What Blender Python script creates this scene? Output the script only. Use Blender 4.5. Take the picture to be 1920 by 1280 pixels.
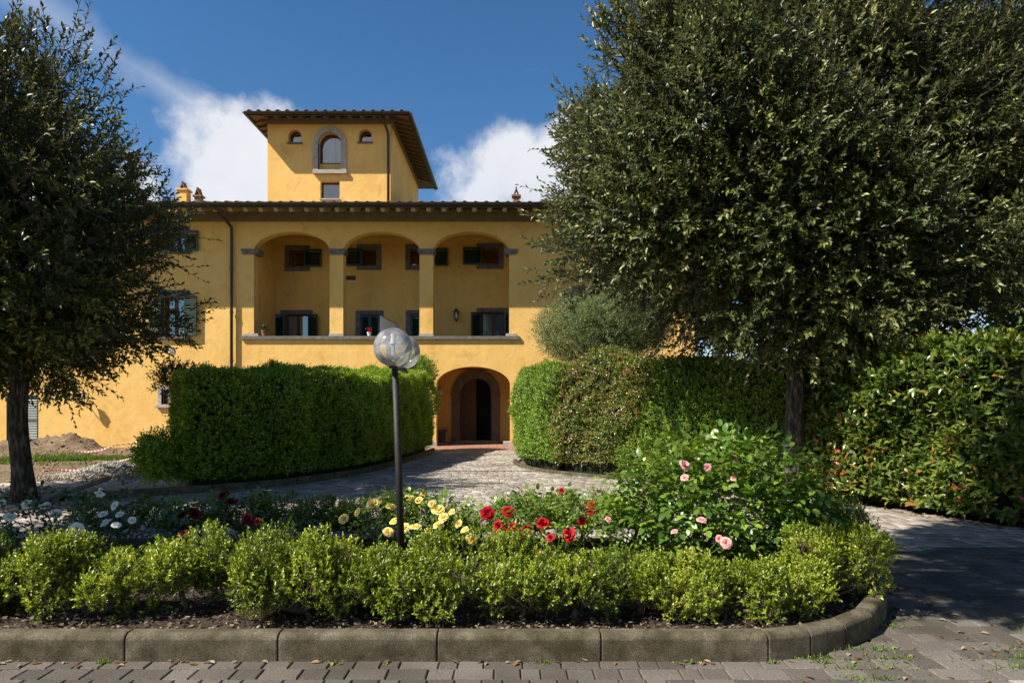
import bpy, bmesh, math, random
import numpy as np
from mathutils import Vector, Matrix

for o in list(bpy.data.objects): bpy.data.objects.remove(o)
random.seed(7); rng = np.random.default_rng(7)
SC = bpy.context.scene
COL = SC.collection
PI = math.pi

# ------------------------------------------------------------------ camera
EYE = 1.62; FPX = 1280.0; HOR = 755.0
cd = bpy.data.cameras.new('camera'); cam = bpy.data.objects.new('camera', cd); COL.objects.link(cam)
cd.sensor_width = 36; cd.lens = 24; cd.shift_y = (HOR-640)/1920.0
cd.clip_start = .05; cd.clip_end = 3000
cam.location = (0, 0, EYE); cam.rotation_euler = (math.radians(90), 0, 0)
SC.camera = cam
def at(px, py, Y): return Vector(((px-960)/FPX*Y, Y, EYE+(HOR-py)/FPX*Y))
def gnd(px, py, z=0.0):
    Y = (EYE-z)*FPX/(py-HOR); return Vector(((px-960)/FPX*Y, Y, z))

# ------------------------------------------------------------------ light
LDIR = Vector((.83, .435, -1.0)).normalized()
sd = bpy.data.lights.new('sun', 'SUN'); sun = bpy.data.objects.new('sun', sd); COL.objects.link(sun)
sd.energy = 5.0; sd.angle = math.radians(.53); sd.color = (1, .93, .82)
sun.rotation_euler = LDIR.to_track_quat('-Z', 'Y').to_euler()
SC.view_settings.view_transform = 'Standard'; SC.view_settings.look = 'None'
SC.view_settings.exposure = 0.85; SC.view_settings.gamma = 1
W = bpy.data.worlds.new('World'); SC.world = W; W.use_nodes = True
def build_world():
    nt = W.node_tree; N = nt.nodes; L = nt.links; N.clear()
    out = N.new('ShaderNodeOutputWorld')
    sky = N.new('ShaderNodeTexSky'); sky.sky_type = 'NISHITA'; sky.sun_disc = False
    sky.sun_elevation = math.asin(-LDIR.z); sky.sun_rotation = math.atan2(-LDIR.x, -LDIR.y)
    sky.air_density = 1.0; sky.dust_density = .3; sky.ozone_density = 2.5; sky.altitude = 300
    hs = N.new('ShaderNodeHueSaturation'); hs.inputs['Saturation'].default_value = 1.26; hs.inputs['Value'].default_value = .75
    L.new(sky.outputs[0], hs.inputs['Color'])
    b1 = N.new('ShaderNodeBackground'); b1.inputs[1].default_value = .095; L.new(hs.outputs[0], b1.inputs[0])
    b2 = N.new('ShaderNodeBackground'); b2.inputs[1].default_value = .54
    tc = N.new('ShaderNodeTexCoord')
    def vm(op, a, b=None):
        n = N.new('ShaderNodeVectorMath'); n.operation = op
        for i, v in enumerate((a, b)):
            if v is None: continue
            if isinstance(v, (tuple, Vector)): n.inputs[i].default_value = tuple(v)
            else: L.new(v, n.inputs[i])
        return n
    def ma(op, a, b=None, c=None):
        n = N.new('ShaderNodeMath'); n.operation = op
        for i, v in enumerate((a, b, c)):
            if v is None: continue
            if isinstance(v, (int, float)): n.inputs[i].default_value = v
            else: L.new(v, n.inputs[i])
        return n.outputs[0]
    d = vm('NORMALIZE', tc.outputs['Generated']).outputs[0]
    no = N.new('ShaderNodeTexNoise'); no.inputs['Scale'].default_value = 5.5; no.inputs['Detail'].default_value = 9; no.inputs['Roughness'].default_value = .56
    L.new(d, no.inputs['Vector'])
    no2 = N.new('ShaderNodeTexNoise'); no2.inputs['Scale'].default_value = 2.1; no2.inputs['Detail'].default_value = 3
    L.new(d, no2.inputs['Vector'])
    # cumulus banks low in the sky all round, with open blue between
    acc = None
    banks = [((-.40, 1, .30), .185), ((-.52, 1, .24), .19), ((.0, 1, .30), .14), ((.10, 1, .29), .15), ((.5, 1, .28), .3), ((1.4, .6, .4), .3), ((1.2, -1, .4), .35), ((-.2, -1, .35), .3), ((-1.5, -.4, .4), .3), ((-1.4, .7, .35), .3)]
    for v, r in banks:
        v = Vector(v).normalized()
        dist = vm('DISTANCE', d, v).outputs['Value']
        m = N.new('ShaderNodeMapRange'); m.inputs[1].default_value = r*1.25; m.inputs[2].default_value = r*.3; m.interpolation_type = 'SMOOTHSTEP'
        L.new(dist, m.inputs[0])
        acc = m.outputs[0] if acc is None else ma('MAXIMUM', acc, m.outputs[0])
    cov = ma('ADD', ma('MULTIPLY', acc, .56), ma('MULTIPLY', ma('SUBTRACT', no.outputs[0], .5), 1.5))
    m = N.new('ShaderNodeMapRange'); m.inputs[1].default_value = .25; m.inputs[2].default_value = .5; m.interpolation_type = 'SMOOTHSTEP'
    L.new(cov, m.inputs[0])
    # thin streaks: noise stretched along one direction
    mp = N.new('ShaderNodeMapping'); mp.inputs['Rotation'].default_value = (0, math.radians(-40), 0); mp.inputs['Scale'].default_value = (1.2, 2.0, 9.0)
    L.new(d, mp.inputs[0])
    ns = N.new('ShaderNodeTexNoise'); ns.inputs['Scale'].default_value = 1.7; ns.inputs['Detail'].default_value = 7; ns.inputs['Roughness'].default_value = .6
    L.new(mp.outputs[0], ns.inputs['Vector'])
    a = Vector((-.66, 1, .56)).normalized(); b = Vector((-.42, 1, .41)).normalized(); nrm = a.cross(b).normalized()
    off = ma('ABSOLUTE', vm('DOT_PRODUCT', d, nrm).outputs['Value'])
    off = ma('ADD', off, ma('MULTIPLY', ma('SUBTRACT', no.outputs[0], .5), .12))
    ms = N.new('ShaderNodeMapRange'); ms.inputs[1].default_value = .022; ms.inputs[2].default_value = -.02; L.new(off, ms.inputs[0])
    near = N.new('ShaderNodeMapRange'); near.inputs[1].default_value = .42; near.inputs[2].default_value = .2
    L.new(vm('DISTANCE', d, (a*.5+b*.5).normalized()).outputs['Value'], near.inputs[0])
    st = ma('MULTIPLY', ma('MULTIPLY', ms.outputs[0], near.outputs[0]), ma('MULTIPLY', ns.outputs[0], 1.0))
    ci = N.new('ShaderNodeMapRange'); ci.inputs[1].default_value = .62; ci.inputs[2].default_value = .9; ci.inputs[4].default_value = .25; L.new(ns.outputs[0], ci.inputs[0])
    dens = ma('MINIMUM', ma('ADD', ma('ADD', m.outputs[0], st), ci.outputs[0]), .97)
    cr = N.new('ShaderNodeValToRGB'); cr.color_ramp.elements[0].position = .32; cr.color_ramp.elements[0].color = (.62, .68, .80, 1)
    cr.color_ramp.elements[1].position = .62; cr.color_ramp.elements[1].color = (.98, .98, 1, 1)
    L.new(ma('ADD', ma('MULTIPLY', no2.outputs[0], .5), ma('MULTIPLY', no.outputs[0], .5)), cr.inputs[0]); L.new(cr.outputs[0], b2.inputs[0])
    mx = N.new('ShaderNodeMixShader'); L.new(dens, mx.inputs[0]); L.new(b1.outputs[0], mx.inputs[1]); L.new(b2.outputs[0], mx.inputs[2])
    L.new(mx.outputs[0], out.inputs[0])
build_world()

# ------------------------------------------------------------------ helpers
def tag(o, label=None, cat=None, group=None, kind=None):
    if label: o['label'] = label
    if cat: o['category'] = cat
    if group: o['group'] = group
    if kind: o['kind'] = kind
    return o
def empty(name, loc=(0, 0, 0)):
    o = bpy.data.objects.new(name, None); COL.objects.link(o); o.location = loc; o.empty_display_size = .1
    return o
def link(name, me, mat=None, parent=None, loc=None):
    o = bpy.data.objects.new(name, me); COL.objects.link(o)
    if mat is not None and not me.materials: me.materials.append(mat)
    if parent is not None:
        o.parent = parent
        # geometry is given in world space unless a location is passed
        if loc is None:
            p = Vector((0, 0, 0)); q = parent
            while q is not None: p += q.location; q = q.parent
            o.location = -p
    if loc is not None: o.location = loc
    return o
class MB:
    def __init__(s): s.v = []; s.f = []
    def box(s, x0, x1, y0, y1, z0, z1, M=None):
        n = len(s.v)
        P = [(x0,y0,z0),(x1,y0,z0),(x1,y1,z0),(x0,y1,z0),(x0,y0,z1),(x1,y0,z1),(x1,y1,z1),(x0,y1,z1)]
        if M is not None: P = [tuple(M @ Vector(p)) for p in P]
        s.v += P
        s.f += [tuple(n+i for i in q) for q in ((0,3,2,1),(4,5,6,7),(0,1,5,4),(1,2,6,5),(2,3,7,6),(3,0,4,7))]
        return s
    def tube(s, pts, rad, k=8, cap=True):
        pts = [Vector(p) for p in pts]
        if not hasattr(rad, '__len__'): rad = [rad]*len(pts)
        rings = []
        ref = Vector((.3, .9, .2))
        for i, p in enumerate(pts):
            t = (pts[min(i+1, len(pts)-1)]-pts[max(i-1, 0)]).normalized()
            a = t.cross(ref)
            if a.length < .1: a = t.cross(Vector((1, 0, 0)))
            a.normalize(); b = t.cross(a)
            n = len(s.v)
            for j in range(k):
                w = 2*PI*j/k; s.v.append(tuple(p+(a*math.cos(w)+b*math.sin(w))*rad[i]))
            rings.append(n)
        for r0, r1 in zip(rings, rings[1:]):
            for j in range(k): s.f.append((r0+j, r0+(j+1) % k, r1+(j+1) % k, r1+j))
        if cap:
            s.f.append(tuple(rings[0]+j for j in range(k))[::-1]); s.f.append(tuple(rings[-1]+j for j in range(k)))
        return s
    def lathe(s, prof, c, k=20):
        c = Vector(c); n = len(s.v)
        for r, z in prof:
            for j in range(k):
                w = 2*PI*j/k; s.v.append((c.x+r*math.cos(w), c.y+r*math.sin(w), c.z+z))
        for i in range(len(prof)-1):
            for j in range(k):
                a = n+i*k+j; b = n+i*k+(j+1) % k; s.f.append((a, b, b+k, a+k))
        return s
    def prism(s, poly, y0, y1):          # polygon in XZ swept along Y
        n = len(s.v); m = len(poly)
        s.v += [(x, y0, z) for x, z in poly]+[(x, y1, z) for x, z in poly]
        s.f.append(tuple(n+i for i in range(m))); s.f.append(tuple(n+m+i for i in range(m))[::-1])
        for i in range(m):
            j = (i+1) % m; s.f.append((n+j, n+i, n+m+i, n+m+j))
        return s
    def mesh(s, name, smooth=False):
        me = bpy.data.meshes.new(name); me.from_pydata(s.v, [], s.f); me.update()
        bm = bmesh.new(); bm.from_mesh(me); bmesh.ops.recalc_face_normals(bm, faces=bm.faces); bm.to_mesh(me); bm.free()
        if smooth: me.polygons.foreach_set('use_smooth', [True]*len(me.polygons))
        return me
    def build(s, name, mat, parent=None, smooth=False, loc=None):
        return link(name, s.mesh(name, smooth), mat, parent, loc)
def bevel(o, w=.01, seg=2):
    m = o.modifiers.new('b', 'BEVEL'); m.width = w; m.segments = seg; m.limit_method = 'ANGLE'; return o
def slab(name, outline, holes, y0, y1, mat, parent):
    """flat wall in the XZ plane with real openings, between y0 and y1"""
    cu = bpy.data.curves.new(name, 'CURVE'); cu.dimensions = '2D'; cu.fill_mode = 'BOTH'; cu.extrude = (y1-y0)/2
    for poly in [outline]+holes:
        sp = cu.splines.new('POLY'); sp.points.add(len(poly)-1); sp.use_cyclic_u = True
        for p, (x, z) in zip(sp.points, poly): p.co = (x, z, 0, 1)
    t = bpy.data.objects.new('t', cu); COL.objects.link(t)
    bpy.context.view_layer.update()
    me = bpy.data.meshes.new_from_object(t.evaluated_get(bpy.context.evaluated_depsgraph_get()))
    bpy.data.objects.remove(t)
    me.transform(Matrix.Translation((0, (y0+y1)/2, 0)) @ Matrix.Rotation(PI/2, 4, 'X'))
    me.materials.clear()
    return link(name, me, mat, parent)
def rect(x0, x1, z0, z1): return [(x0, z0), (x1, z0), (x1, z1), (x0, z1)]
def arch(x0, x1, z0, zs, zc, n=22):
    c = (x0+x1)/2; a = (x1-x0)/2
    return [(x0, z0), (x1, z0)]+[(c+a*math.cos(t), zs+(zc-zs)*math.sin(t)) for t in [PI*i/n for i in range(n+1)]]

# numpy mesh from triangles
def npmesh(name, V, F, rnd=None, smooth=False):
    me = bpy.data.meshes.new(name); nv = len(V); nf, k = F.shape
    me.vertices.add(nv); me.vertices.foreach_set('co', np.ascontiguousarray(V, dtype=np.float32).ravel())
    me.loops.add(nf*k); me.loops.foreach_set('vertex_index', np.ascontiguousarray(F, dtype=np.int32).ravel())
    me.polygons.add(nf); me.polygons.foreach_set('loop_start', np.arange(0, nf*k, k, dtype=np.int32))
    if rnd is not None:
        a = me.attributes.new('rnd', 'FLOAT', 'POINT'); a.data.foreach_set('value', np.ascontiguousarray(rnd, dtype=np.float32))
    me.update(calc_edges=True)
    if smooth: me.polygons.foreach_set('use_smooth', np.ones(nf, dtype=bool))
    return me
def unit(a): return a/np.maximum(np.linalg.norm(a, axis=1, keepdims=True), 1e-9)
def rdirs(n): return unit(rng.normal(size=(n, 3)))
def leaf_mesh(name, P, D, U, Ln, Wd, rnd, fine=False, fold=.22, curl=.12):
    """folded leaves: P base, D along the leaf, U rough upper side"""
    n = len(P); D = unit(D); S = unit(np.cross(D, U)); U = np.cross(S, D)
    Ln = np.broadcast_to(np.asarray(Ln), (n,))[:, None]; Wd = np.broadcast_to(np.asarray(Wd), (n,))[:, None]
    if not fine:
        V = np.stack([P, P+D*Ln*.45+S*Wd*.5+U*Wd*fold, P+D*Ln-U*Ln*curl, P+D*Ln*.45-S*Wd*.5+U*Wd*fold], 1)
        F = np.array([[0, 1, 2], [0, 2, 3]])
    else:
        m = P+D*Ln*.5+U*Ln*.03
        V = np.stack([P, P+D*Ln*.28+S*Wd*.42+U*Wd*fold*.8, P+D*Ln*.66+S*Wd*.4+U*(Wd*fold*.8-Ln*curl*.3), P+D*Ln-U*Ln*curl,
                      P+D*Ln*.66-S*Wd*.4+U*(Wd*fold*.8-Ln*curl*.3), P+D*Ln*.28-S*Wd*.42+U*Wd*fold*.8, m], 1)
        F = np.array([[0, 1, 6], [1, 2, 6], [2, 3, 6], [3, 4, 6], [4, 5, 6], [5, 0, 6]])
    k = V.shape[1]
    FF = (np.arange(n)[:, None, None]*k+F[None]).reshape(-1, 3)
    return npmesh(name, V.reshape(-1, 3), FF, np.repeat(rnd, k))
class Noise3:
    def __init__(s, f, n=14, seed=0):
        r = np.random.default_rng(seed); s.k = r.normal(size=(n, 3))*f; s.p = r.uniform(0, 2*PI, n)
    def __call__(s, P): return np.sin(P @ s.k.T+s.p).mean(1)*2.2
def shoots(base, dirs, length, nleaf, lf, wd, spread=.9, rnd_tip=.5, droop=0.0, bias=None):
    """leafy shoots: returns arrays for leaf_mesh"""
    n = len(base); base = np.asarray(base); dirs = unit(np.asarray(dirs)); length = np.broadcast_to(np.asarray(length), (n,))
    t = (np.arange(nleaf)+.6)/nleaf
    a = unit(np.cross(dirs, rdirs(n))); b = np.cross(dirs, a)
    ph = rng.uniform(0, 2*PI, n)[:, None]+np.arange(nleaf)[None]*2.4
    rad = a[:, None]*np.cos(ph)[..., None]+b[:, None]*np.sin(ph)[..., None]
    P = base[:, None]+dirs[:, None]*(length[:, None]*t[None])[..., None]
    D = dirs[:, None]*(.45+.6*t[None, :, None])+rad*spread*(1.1-.5*t[None, :, None])+rng.normal(size=(n, nleaf, 3))*.18
    D[..., 2] -= droop
    U = dirs[:, None]*1.0-rad*.2+np.array([0, 0, .5])+rng.normal(size=(n, nleaf, 3))*.25
    s = (1-.35*np.abs(t-.45))[None]*rng.uniform(.75, 1.15, (n, nleaf))
    r = np.clip(rng.uniform(0, 1, (n, 1))*.55+rng.uniform(-.2, .25, (n, nleaf))+rnd_tip*(t[None]**2)+(0 if bias is None else np.asarray(bias)[:, None]), 0, 1)
    return P.reshape(-1, 3), D.reshape(-1, 3), U.reshape(-1, 3), (s*lf).ravel(), (s*wd).ravel(), r.ravel()
def cat(*sets): return [np.concatenate(x) for x in zip(*sets)]
def twigs_mesh(name, A, B, r):
    n = len(A); d = unit(B-A); a = unit(np.cross(d, np.array([.3, .5, .8]))); b = np.cross(d, a)
    V = []
    for j in range(3):
        w = 2*PI*j/3; V.append(A+(a*math.cos(w)+b*math.sin(w))*r)
    for j in range(3):
        w = 2*PI*j/3; V.append(B+(a*math.cos(w)+b*math.sin(w))*r*.5)
    V = np.stack(V, 1); F = np.array([[0, 1, 4, 3], [1, 2, 5, 4], [2, 0, 3, 5]])
    return npmesh(name, V.reshape(-1, 3), (np.arange(n)[:, None, None]*6+F[None]).reshape(-1, 4))

# ------------------------------------------------------------------ materials
def nodes(name):
    m = bpy.data.materials.new(name); m.use_nodes = True; nt = m.node_tree
    return m, nt.nodes, nt.links, nt.nodes['Principled BSDF']
def ramp(N, cols):
    r = N.new('ShaderNodeValToRGB'); e = r.color_ramp.elements
    while len(e) < len(cols): e.new(.5)
    for i, (p, c) in enumerate(cols): e[i].position = p; e[i].color = (*c, 1)
    return r
def mat_noise(name, cols, scale=5, rough=.8, bump=.1, bscale=60, detail=6, spec=.3, stretch=None, coord='Object', bdist=.02):
    m, N, L, B = nodes(name)
    tc = N.new('ShaderNodeTexCoord'); src = tc.outputs[coord]
    if coord == 'World': pass
    if stretch:
        mp = N.new('ShaderNodeMapping'); mp.inputs['Scale'].default_value = stretch; L.new(src, mp.inputs[0]); src = mp.outputs[0]
    n = N.new('ShaderNodeTexNoise'); n.inputs['Scale'].default_value = scale; n.inputs['Detail'].default_value = detail; n.inputs['Roughness'].default_value = .62; L.new(src, n.inputs['Vector'])
    r = ramp(N, cols); L.new(n.outputs[0], r.inputs[0]); L.new(r.outputs[0], B.inputs['Base Color'])
    B.inputs['Roughness'].default_value = rough; B.inputs['Specular IOR Level'].default_value = spec
    if bump:
        n2 = N.new('ShaderNodeTexNoise'); n2.inputs['Scale'].default_value = bscale; n2.inputs['Detail'].default_value = 5; L.new(src, n2.inputs['Vector'])
        b = N.new('ShaderNodeBump'); b.inputs['Strength'].default_value = bump; b.inputs['Distance'].default_value = bdist; L.new(n2.outputs[0], b.inputs['Height']); L.new(b.outputs[0], B.inputs['Normal'])
    return m
def mat_leaf(name, cols, rough=.42, trans=.28, spec=.45, under=None):
    m, N, L, B = nodes(name)
    a = N.new('ShaderNodeAttribute'); a.attribute_name = 'rnd'
    r = ramp(N, cols); L.new(a.outputs['Fac'], r.inputs[0]); colr = r.outputs[0]
    if under:
        g = N.new('ShaderNodeNewGeometry'); mx = N.new('ShaderNodeMixRGB'); mx.inputs[2].default_value = (*under, 1)
        L.new(g.outputs['Backfacing'], mx.inputs[0]); L.new(colr, mx.inputs[1]); colr = mx.outputs[0]
    L.new(colr, B.inputs['Base Color']); B.inputs['Roughness'].default_value = rough; B.inputs['Specular IOR Level'].default_value = spec
    t = N.new('ShaderNodeBsdfTranslucent')
    hs = N.new('ShaderNodeHueSaturation'); hs.inputs['Hue'].default_value = .485; hs.inputs['Saturation'].default_value = 1.15; hs.inputs['Value'].default_value = 1.5
    L.new(colr, hs.inputs['Color']); L.new(hs.outputs[0], t.inputs[0])
    mx = N.new('ShaderNodeMixShader'); mx.inputs[0].default_value = trans
    L.new(B.outputs[0], mx.inputs[1]); L.new(t.outputs[0], mx.inputs[2]); L.new(mx.outputs[0], N['Material Output'].inputs[0])
    return m
def mat_plain(name, c, rough=.6, spec=.4, metal=0):
    return mat_noise(name, [(.3, tuple(x*.82 for x in c)), (.7, tuple(min(1, x*1.12) for x in c))], 9, rough, .05, 90, spec=spec)

def mat_stucco():
    m, N, L, B = nodes('ochre stucco')
    tc = N.new('ShaderNodeTexCoord')
    n1 = N.new('ShaderNodeTexNoise'); n1.inputs['Scale'].default_value = .55; n1.inputs['Detail'].default_value = 8; n1.inputs['Roughness'].default_value = .65; L.new(tc.outputs['Object'], n1.inputs['Vector'])
    r1 = ramp(N, [(.3, (.68, .405, .12)), (.5, (.785, .492, .152)), (.72, (.81, .53, .19))]); L.new(n1.outputs[0], r1.inputs[0])
    mp = N.new('ShaderNodeMapping'); mp.inputs['Scale'].default_value = (3.2, 3.2, .35); L.new(tc.outputs['Object'], mp.inputs[0])
    n2 = N.new('ShaderNodeTexNoise'); n2.inputs['Scale'].default_value = 1.6; n2.inputs['Detail'].default_value = 6; L.new(mp.outputs[0], n2.inputs['Vector'])
    r2 = ramp(N, [(.35, (.88, .86, .84)), (.6, (1, 1, 1))]); L.new(n2.outputs[0], r2.inputs[0])
    mx = N.new('ShaderNodeMixRGB'); mx.blend_type = 'MULTIPLY'; mx.inputs[0].default_value = .35; L.new(r1.outputs[0], mx.inputs[1]); L.new(r2.outputs[0], mx.inputs[2])
    n4 = N.new('ShaderNodeTexNoise'); n4.inputs['Scale'].default_value = 1.7; n4.inputs['Detail'].default_value = 12; n4.inputs['Roughness'].default_value = .72; n4.inputs['Distortion'].default_value = .8; L.new(tc.outputs['Object'], n4.inputs['Vector'])
    r4 = ramp(N, [(.3, (.70, .67, .62)), (.46, (1, 1, 1)), (.64, (1, 1, 1)), (.78, (1.07, 1.08, 1.1))]); L.new(n4.outputs[0], r4.inputs[0])
    mx4 = N.new('ShaderNodeMixRGB'); mx4.blend_type = 'MULTIPLY'; mx4.inputs[0].default_value = .8; L.new(mx.outputs[0], mx4.inputs[1]); L.new(r4.outputs[0], mx4.inputs[2]); mx = mx4
    L.new(mx.outputs[0], B.inputs['Base Color']); B.inputs['Roughness'].default_value = .92; B.inputs['Specular IOR Level'].default_value = .15
    n3 = N.new('ShaderNodeTexNoise'); n3.inputs['Scale'].default_value = 3.0; n3.inputs['Detail'].default_value = 9; n3.inputs['Roughness'].default_value = .6; L.new(tc.outputs['Object'], n3.inputs['Vector'])
    b = N.new('ShaderNodeBump'); b.inputs['Strength'].default_value = .35; b.inputs['Distance'].default_value = .05; L.new(n3.outputs[0], b.inputs['Height']); L.new(b.outputs[0], B.inputs['Normal'])
    return m
M = {}
M['stucco'] = mat_stucco()
M['stone'] = mat_noise('pietra serena', [(.3, (.09, .085, .08)), (.55, (.155, .145, .13)), (.75, (.22, .205, .185))], 6, .85, .25, 40)
M['palestone'] = mat_noise('pale limestone', [(.3, (.27, .25, .22)), (.6, (.42, .39, .34)), (.8, (.52, .49, .44))], 7, .85, .25, 40)
M['doorstone'] = mat_noise('door stone', [(.3, (.12, .10, .08)), (.6, (.2, .165, .13)), (.8, (.25, .21, .17))], 4, .85, .25, 30)
M['wood'] = mat_noise('eave timber', [(.3, (.34, .26, .14)), (.7, (.52, .42, .25))], 6, .8, .2, 40, stretch=(1, .3, 1))
M['darkwood'] = mat_noise('dark timber band', [(.3, (.17, .135, .085)), (.7, (.25, .2, .13))], 5, .85, .2, 40)
M['gutter'] = mat_noise('brown gutter metal', [(.3, (.022, .016, .011)), (.7, (.045, .033, .023))], 4, .45, .05, 30, spec=.5)
M['tile'] = mat_noise('old terracotta roof tile', [(.25, (.11, .07, .045)), (.5, (.23, .125, .075)), (.75, (.30, .2, .14))], 9, .9, .3, 50)
M['shutter'] = mat_noise('green shutter paint', [(.3, (.008, .032, .024)), (.7, (.014, .052, .038))], 6, .4, .05, 40, spec=.5)
M['frame'] = mat_noise('brown window wood', [(.3, (.075, .028, .014)), (.7, (.14, .055, .028))], 8, .5, .1, 50, stretch=(3, 3, .4))
M['doorwood'] = mat_noise('old walnut door', [(.3, (.07, .03, .014)), (.7, (.15, .07, .035))], 8, .5, .15, 50, stretch=(3, 3, .4))
M['dark'] = mat_plain('painted room darkness', (.05, .042, .035), .9)  # darkness of unlit rooms painted into the backing boxes
M['curtain'] = mat_noise('white curtain', [(.3, (.5, .52, .55)), (.7, (.72, .74, .77))], 14, .9, .3, 20, stretch=(6, 1, .1))
M['white'] = mat_plain('white enamel', (.72, .72, .70), .5)
M['terracotta'] = mat_noise('terracotta floor', [(.3, (.24, .125, .085)), (.7, (.36, .2, .14))], 4, .7, .1, 60)
M['iron'] = mat_noise('black iron', [(.3, (.010, .010, .010)), (.7, (.028, .026, .024))], 30, .5, .25, 120, spec=.5)
M['post'] = mat_noise('dark bronze post paint', [(.35, (.010, .008, .007)), (.62, (.018, .015, .012)), (.74, (.05, .042, .034))], 90, .6, .2, 160, spec=.5)
def mat_concrete():
    m, N, L, B = nodes('weathered kerb concrete'); g = N.new('ShaderNodeNewGeometry')
    def nz(sc, det, cols):
        n = N.new('ShaderNodeTexNoise'); n.inputs['Scale'].default_value = sc; n.inputs['Detail'].default_value = det; n.inputs['Roughness'].default_value = .65; L.new(g.outputs['Position'], n.inputs['Vector'])
        r = ramp(N, cols); L.new(n.outputs[0], r.inputs[0]); return n, r
    n1, r1 = nz(5, 10, [(.28, (.05, .042, .026)), (.5, (.092, .079, .053)), (.72, (.155, .137, .10))])
    n2, r2 = nz(140, 3, [(.3, (.5, .5, .48)), (.5, (1, 1, 1)), (.66, (1.7, 1.68, 1.6))])
    n3, r3 = nz(6, 8, [(.36, (.62, .6, .52)), (.55, (1.05, 1.05, 1.05))])
    cur = r1.outputs[0]
    for r in (r2, r3):
        x = N.new('ShaderNodeMixRGB'); x.blend_type = 'MULTIPLY'; x.inputs[0].default_value = 1; L.new(cur, x.inputs[1]); L.new(r.outputs[0], x.inputs[2]); cur = x.outputs[0]
    L.new(cur, B.inputs['Base Color']); B.inputs['Roughness'].default_value = .95; B.inputs['Specular IOR Level'].default_value = .2
    b = N.new('ShaderNodeBump'); b.inputs['Strength'].default_value = .7; b.inputs['Distance'].default_value = .006; L.new(n2.outputs[0], b.inputs['Height']); L.new(b.outputs[0], B.inputs['Normal']); return m
M['concrete'] = mat_concrete()
M['slabconc'] = mat_noise('pale concrete', [(.3, (.32, .29, .24)), (.7, (.46, .42, .35))], 2, .95, .2, 40)
M['soil'] = mat_noise('bed soil', [(.3, (.028, .02, .013)), (.7, (.075, .052, .034))], 14, .95, .8, 60, bdist=.04)
M['mulch'] = None
M['dirt'] = mat_noise('bare earth', [(.3, (.10, .066, .038)), (.55, (.19, .13, .078)), (.75, (.27, .20, .13))], 3, .95, .9, 14, bdist=.06, detail=10)
M['grass'] = mat_leaf('grass blades', [(0, (.07, .13, .015)), (1, (.16, .26, .03))], .6, .3)
M['bark'] = mat_noise('dark bark', [(.35, (.016, .013, .010)), (.5, (.05, .04, .03)), (.62, (.13, .11, .085))], 22, .95, 1.0, 24, stretch=(1, 1, .22), bdist=.05)
M['boxbark'] = mat_noise('box stem bark', [(.3, (.07, .05, .028)), (.7, (.16, .12, .07))], 20, .9, .5, 50, stretch=(1, 1, .3))
M['core'] = mat_noise('dark hedge core', [(.3, (.008, .011, .004)), (.7, (.022, .026, .011))], 20, .95, .8, 30)
M['oak'] = mat_leaf('holm oak leaf', [(0, (.026, .042, .008)), (.45, (.052, .076, .014)), (.75, (.105, .13, .028)), (1, (.24, .25, .075))], .4, .16, .35, under=(.145, .15, .068))
M['laurel'] = mat_leaf('bay oak leaf', [(0, (.022, .036, .006)), (.5, (.043, .063, .010)), (.8, (.095, .112, .018)), (1, (.25, .25, .05))], .4, .16, .35, under=(.11, .115, .045))
M['hedge'] = mat_leaf('pittosporum hedge leaf', [(0, (.11, .18, .022)), (.5, (.21, .32, .038)), (.85, (.34, .45, .055)), (1, (.44, .52, .08))], .35, .38, .5)
M['privet'] = mat_leaf('light hedge leaf', [(0, (.08, .15, .018)), (.5, (.16, .27, .03)), (.85, (.26, .38, .05)), (1, (.35, .46, .09))], .35, .25, .5)
M['photinia'] = mat_leaf('photinia leaf', [(0, (.045, .085, .014)), (.5, (.11, .17, .026)), (.8, (.21, .23, .038)), (.93, (.34, .16, .04)), (1, (.36, .09, .04))], .3, .22, .55)
M['redtip'] = mat_leaf('bronze photinia leaf', [(0, (.08, .13, .022)), (.5, (.19, .22, .04)), (.72, (.26, .15, .065)), (1, (.36, .15, .11))], .3, .2, .55)
M['olive'] = mat_leaf('olive leaf', [(0, (.065, .09, .025)), (.5, (.14, .18, .05)), (1, (.26, .31, .11))], .5, .2, .3, under=(.19, .22, .12))
M['box'] = mat_leaf('box leaf', [(0, (.065, .105, .008)), (.4, (.15, .22, .015)), (.8, (.275, .345, .03)), (1, (.40, .42, .07))], .35, .28, .5)
M['shadebox'] = mat_leaf('shaded box leaf', [(0, (.055, .10, .014)), (.5, (.11, .18, .022)), (1, (.22, .30, .045))], .35, .22, .5)
M['rose'] = mat_leaf('rose leaf', [(0, (.05, .10, .015)), (.5, (.10, .185, .024)), (1, (.22, .32, .045))], .33, .25, .5)
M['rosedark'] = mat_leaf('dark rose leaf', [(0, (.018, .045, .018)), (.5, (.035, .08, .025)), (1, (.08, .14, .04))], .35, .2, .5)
M['cane'] = mat_plain('rose cane', (.07, .10, .03), .6)
def mat_petal(name, c0, c1):
    return mat_leaf(name, [(0, c0), (1, c1)], .6, .3, .25)
M['yellow'] = mat_petal('yellow petal', (.72, .52, .06), (.85, .76, .30))
M['red'] = mat_petal('red petal', (.22, .004, .006), (.48, .012, .016))
M['darkred'] = mat_petal('dark red petal', (.05, .002, .004), (.11, .004, .008))
M['pink'] = mat_petal('pink petal', (.68, .26, .24), (.82, .52, .48))
M['whitep'] = mat_petal('white petal', (.66, .62, .48), (.82, .82, .78))

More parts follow.
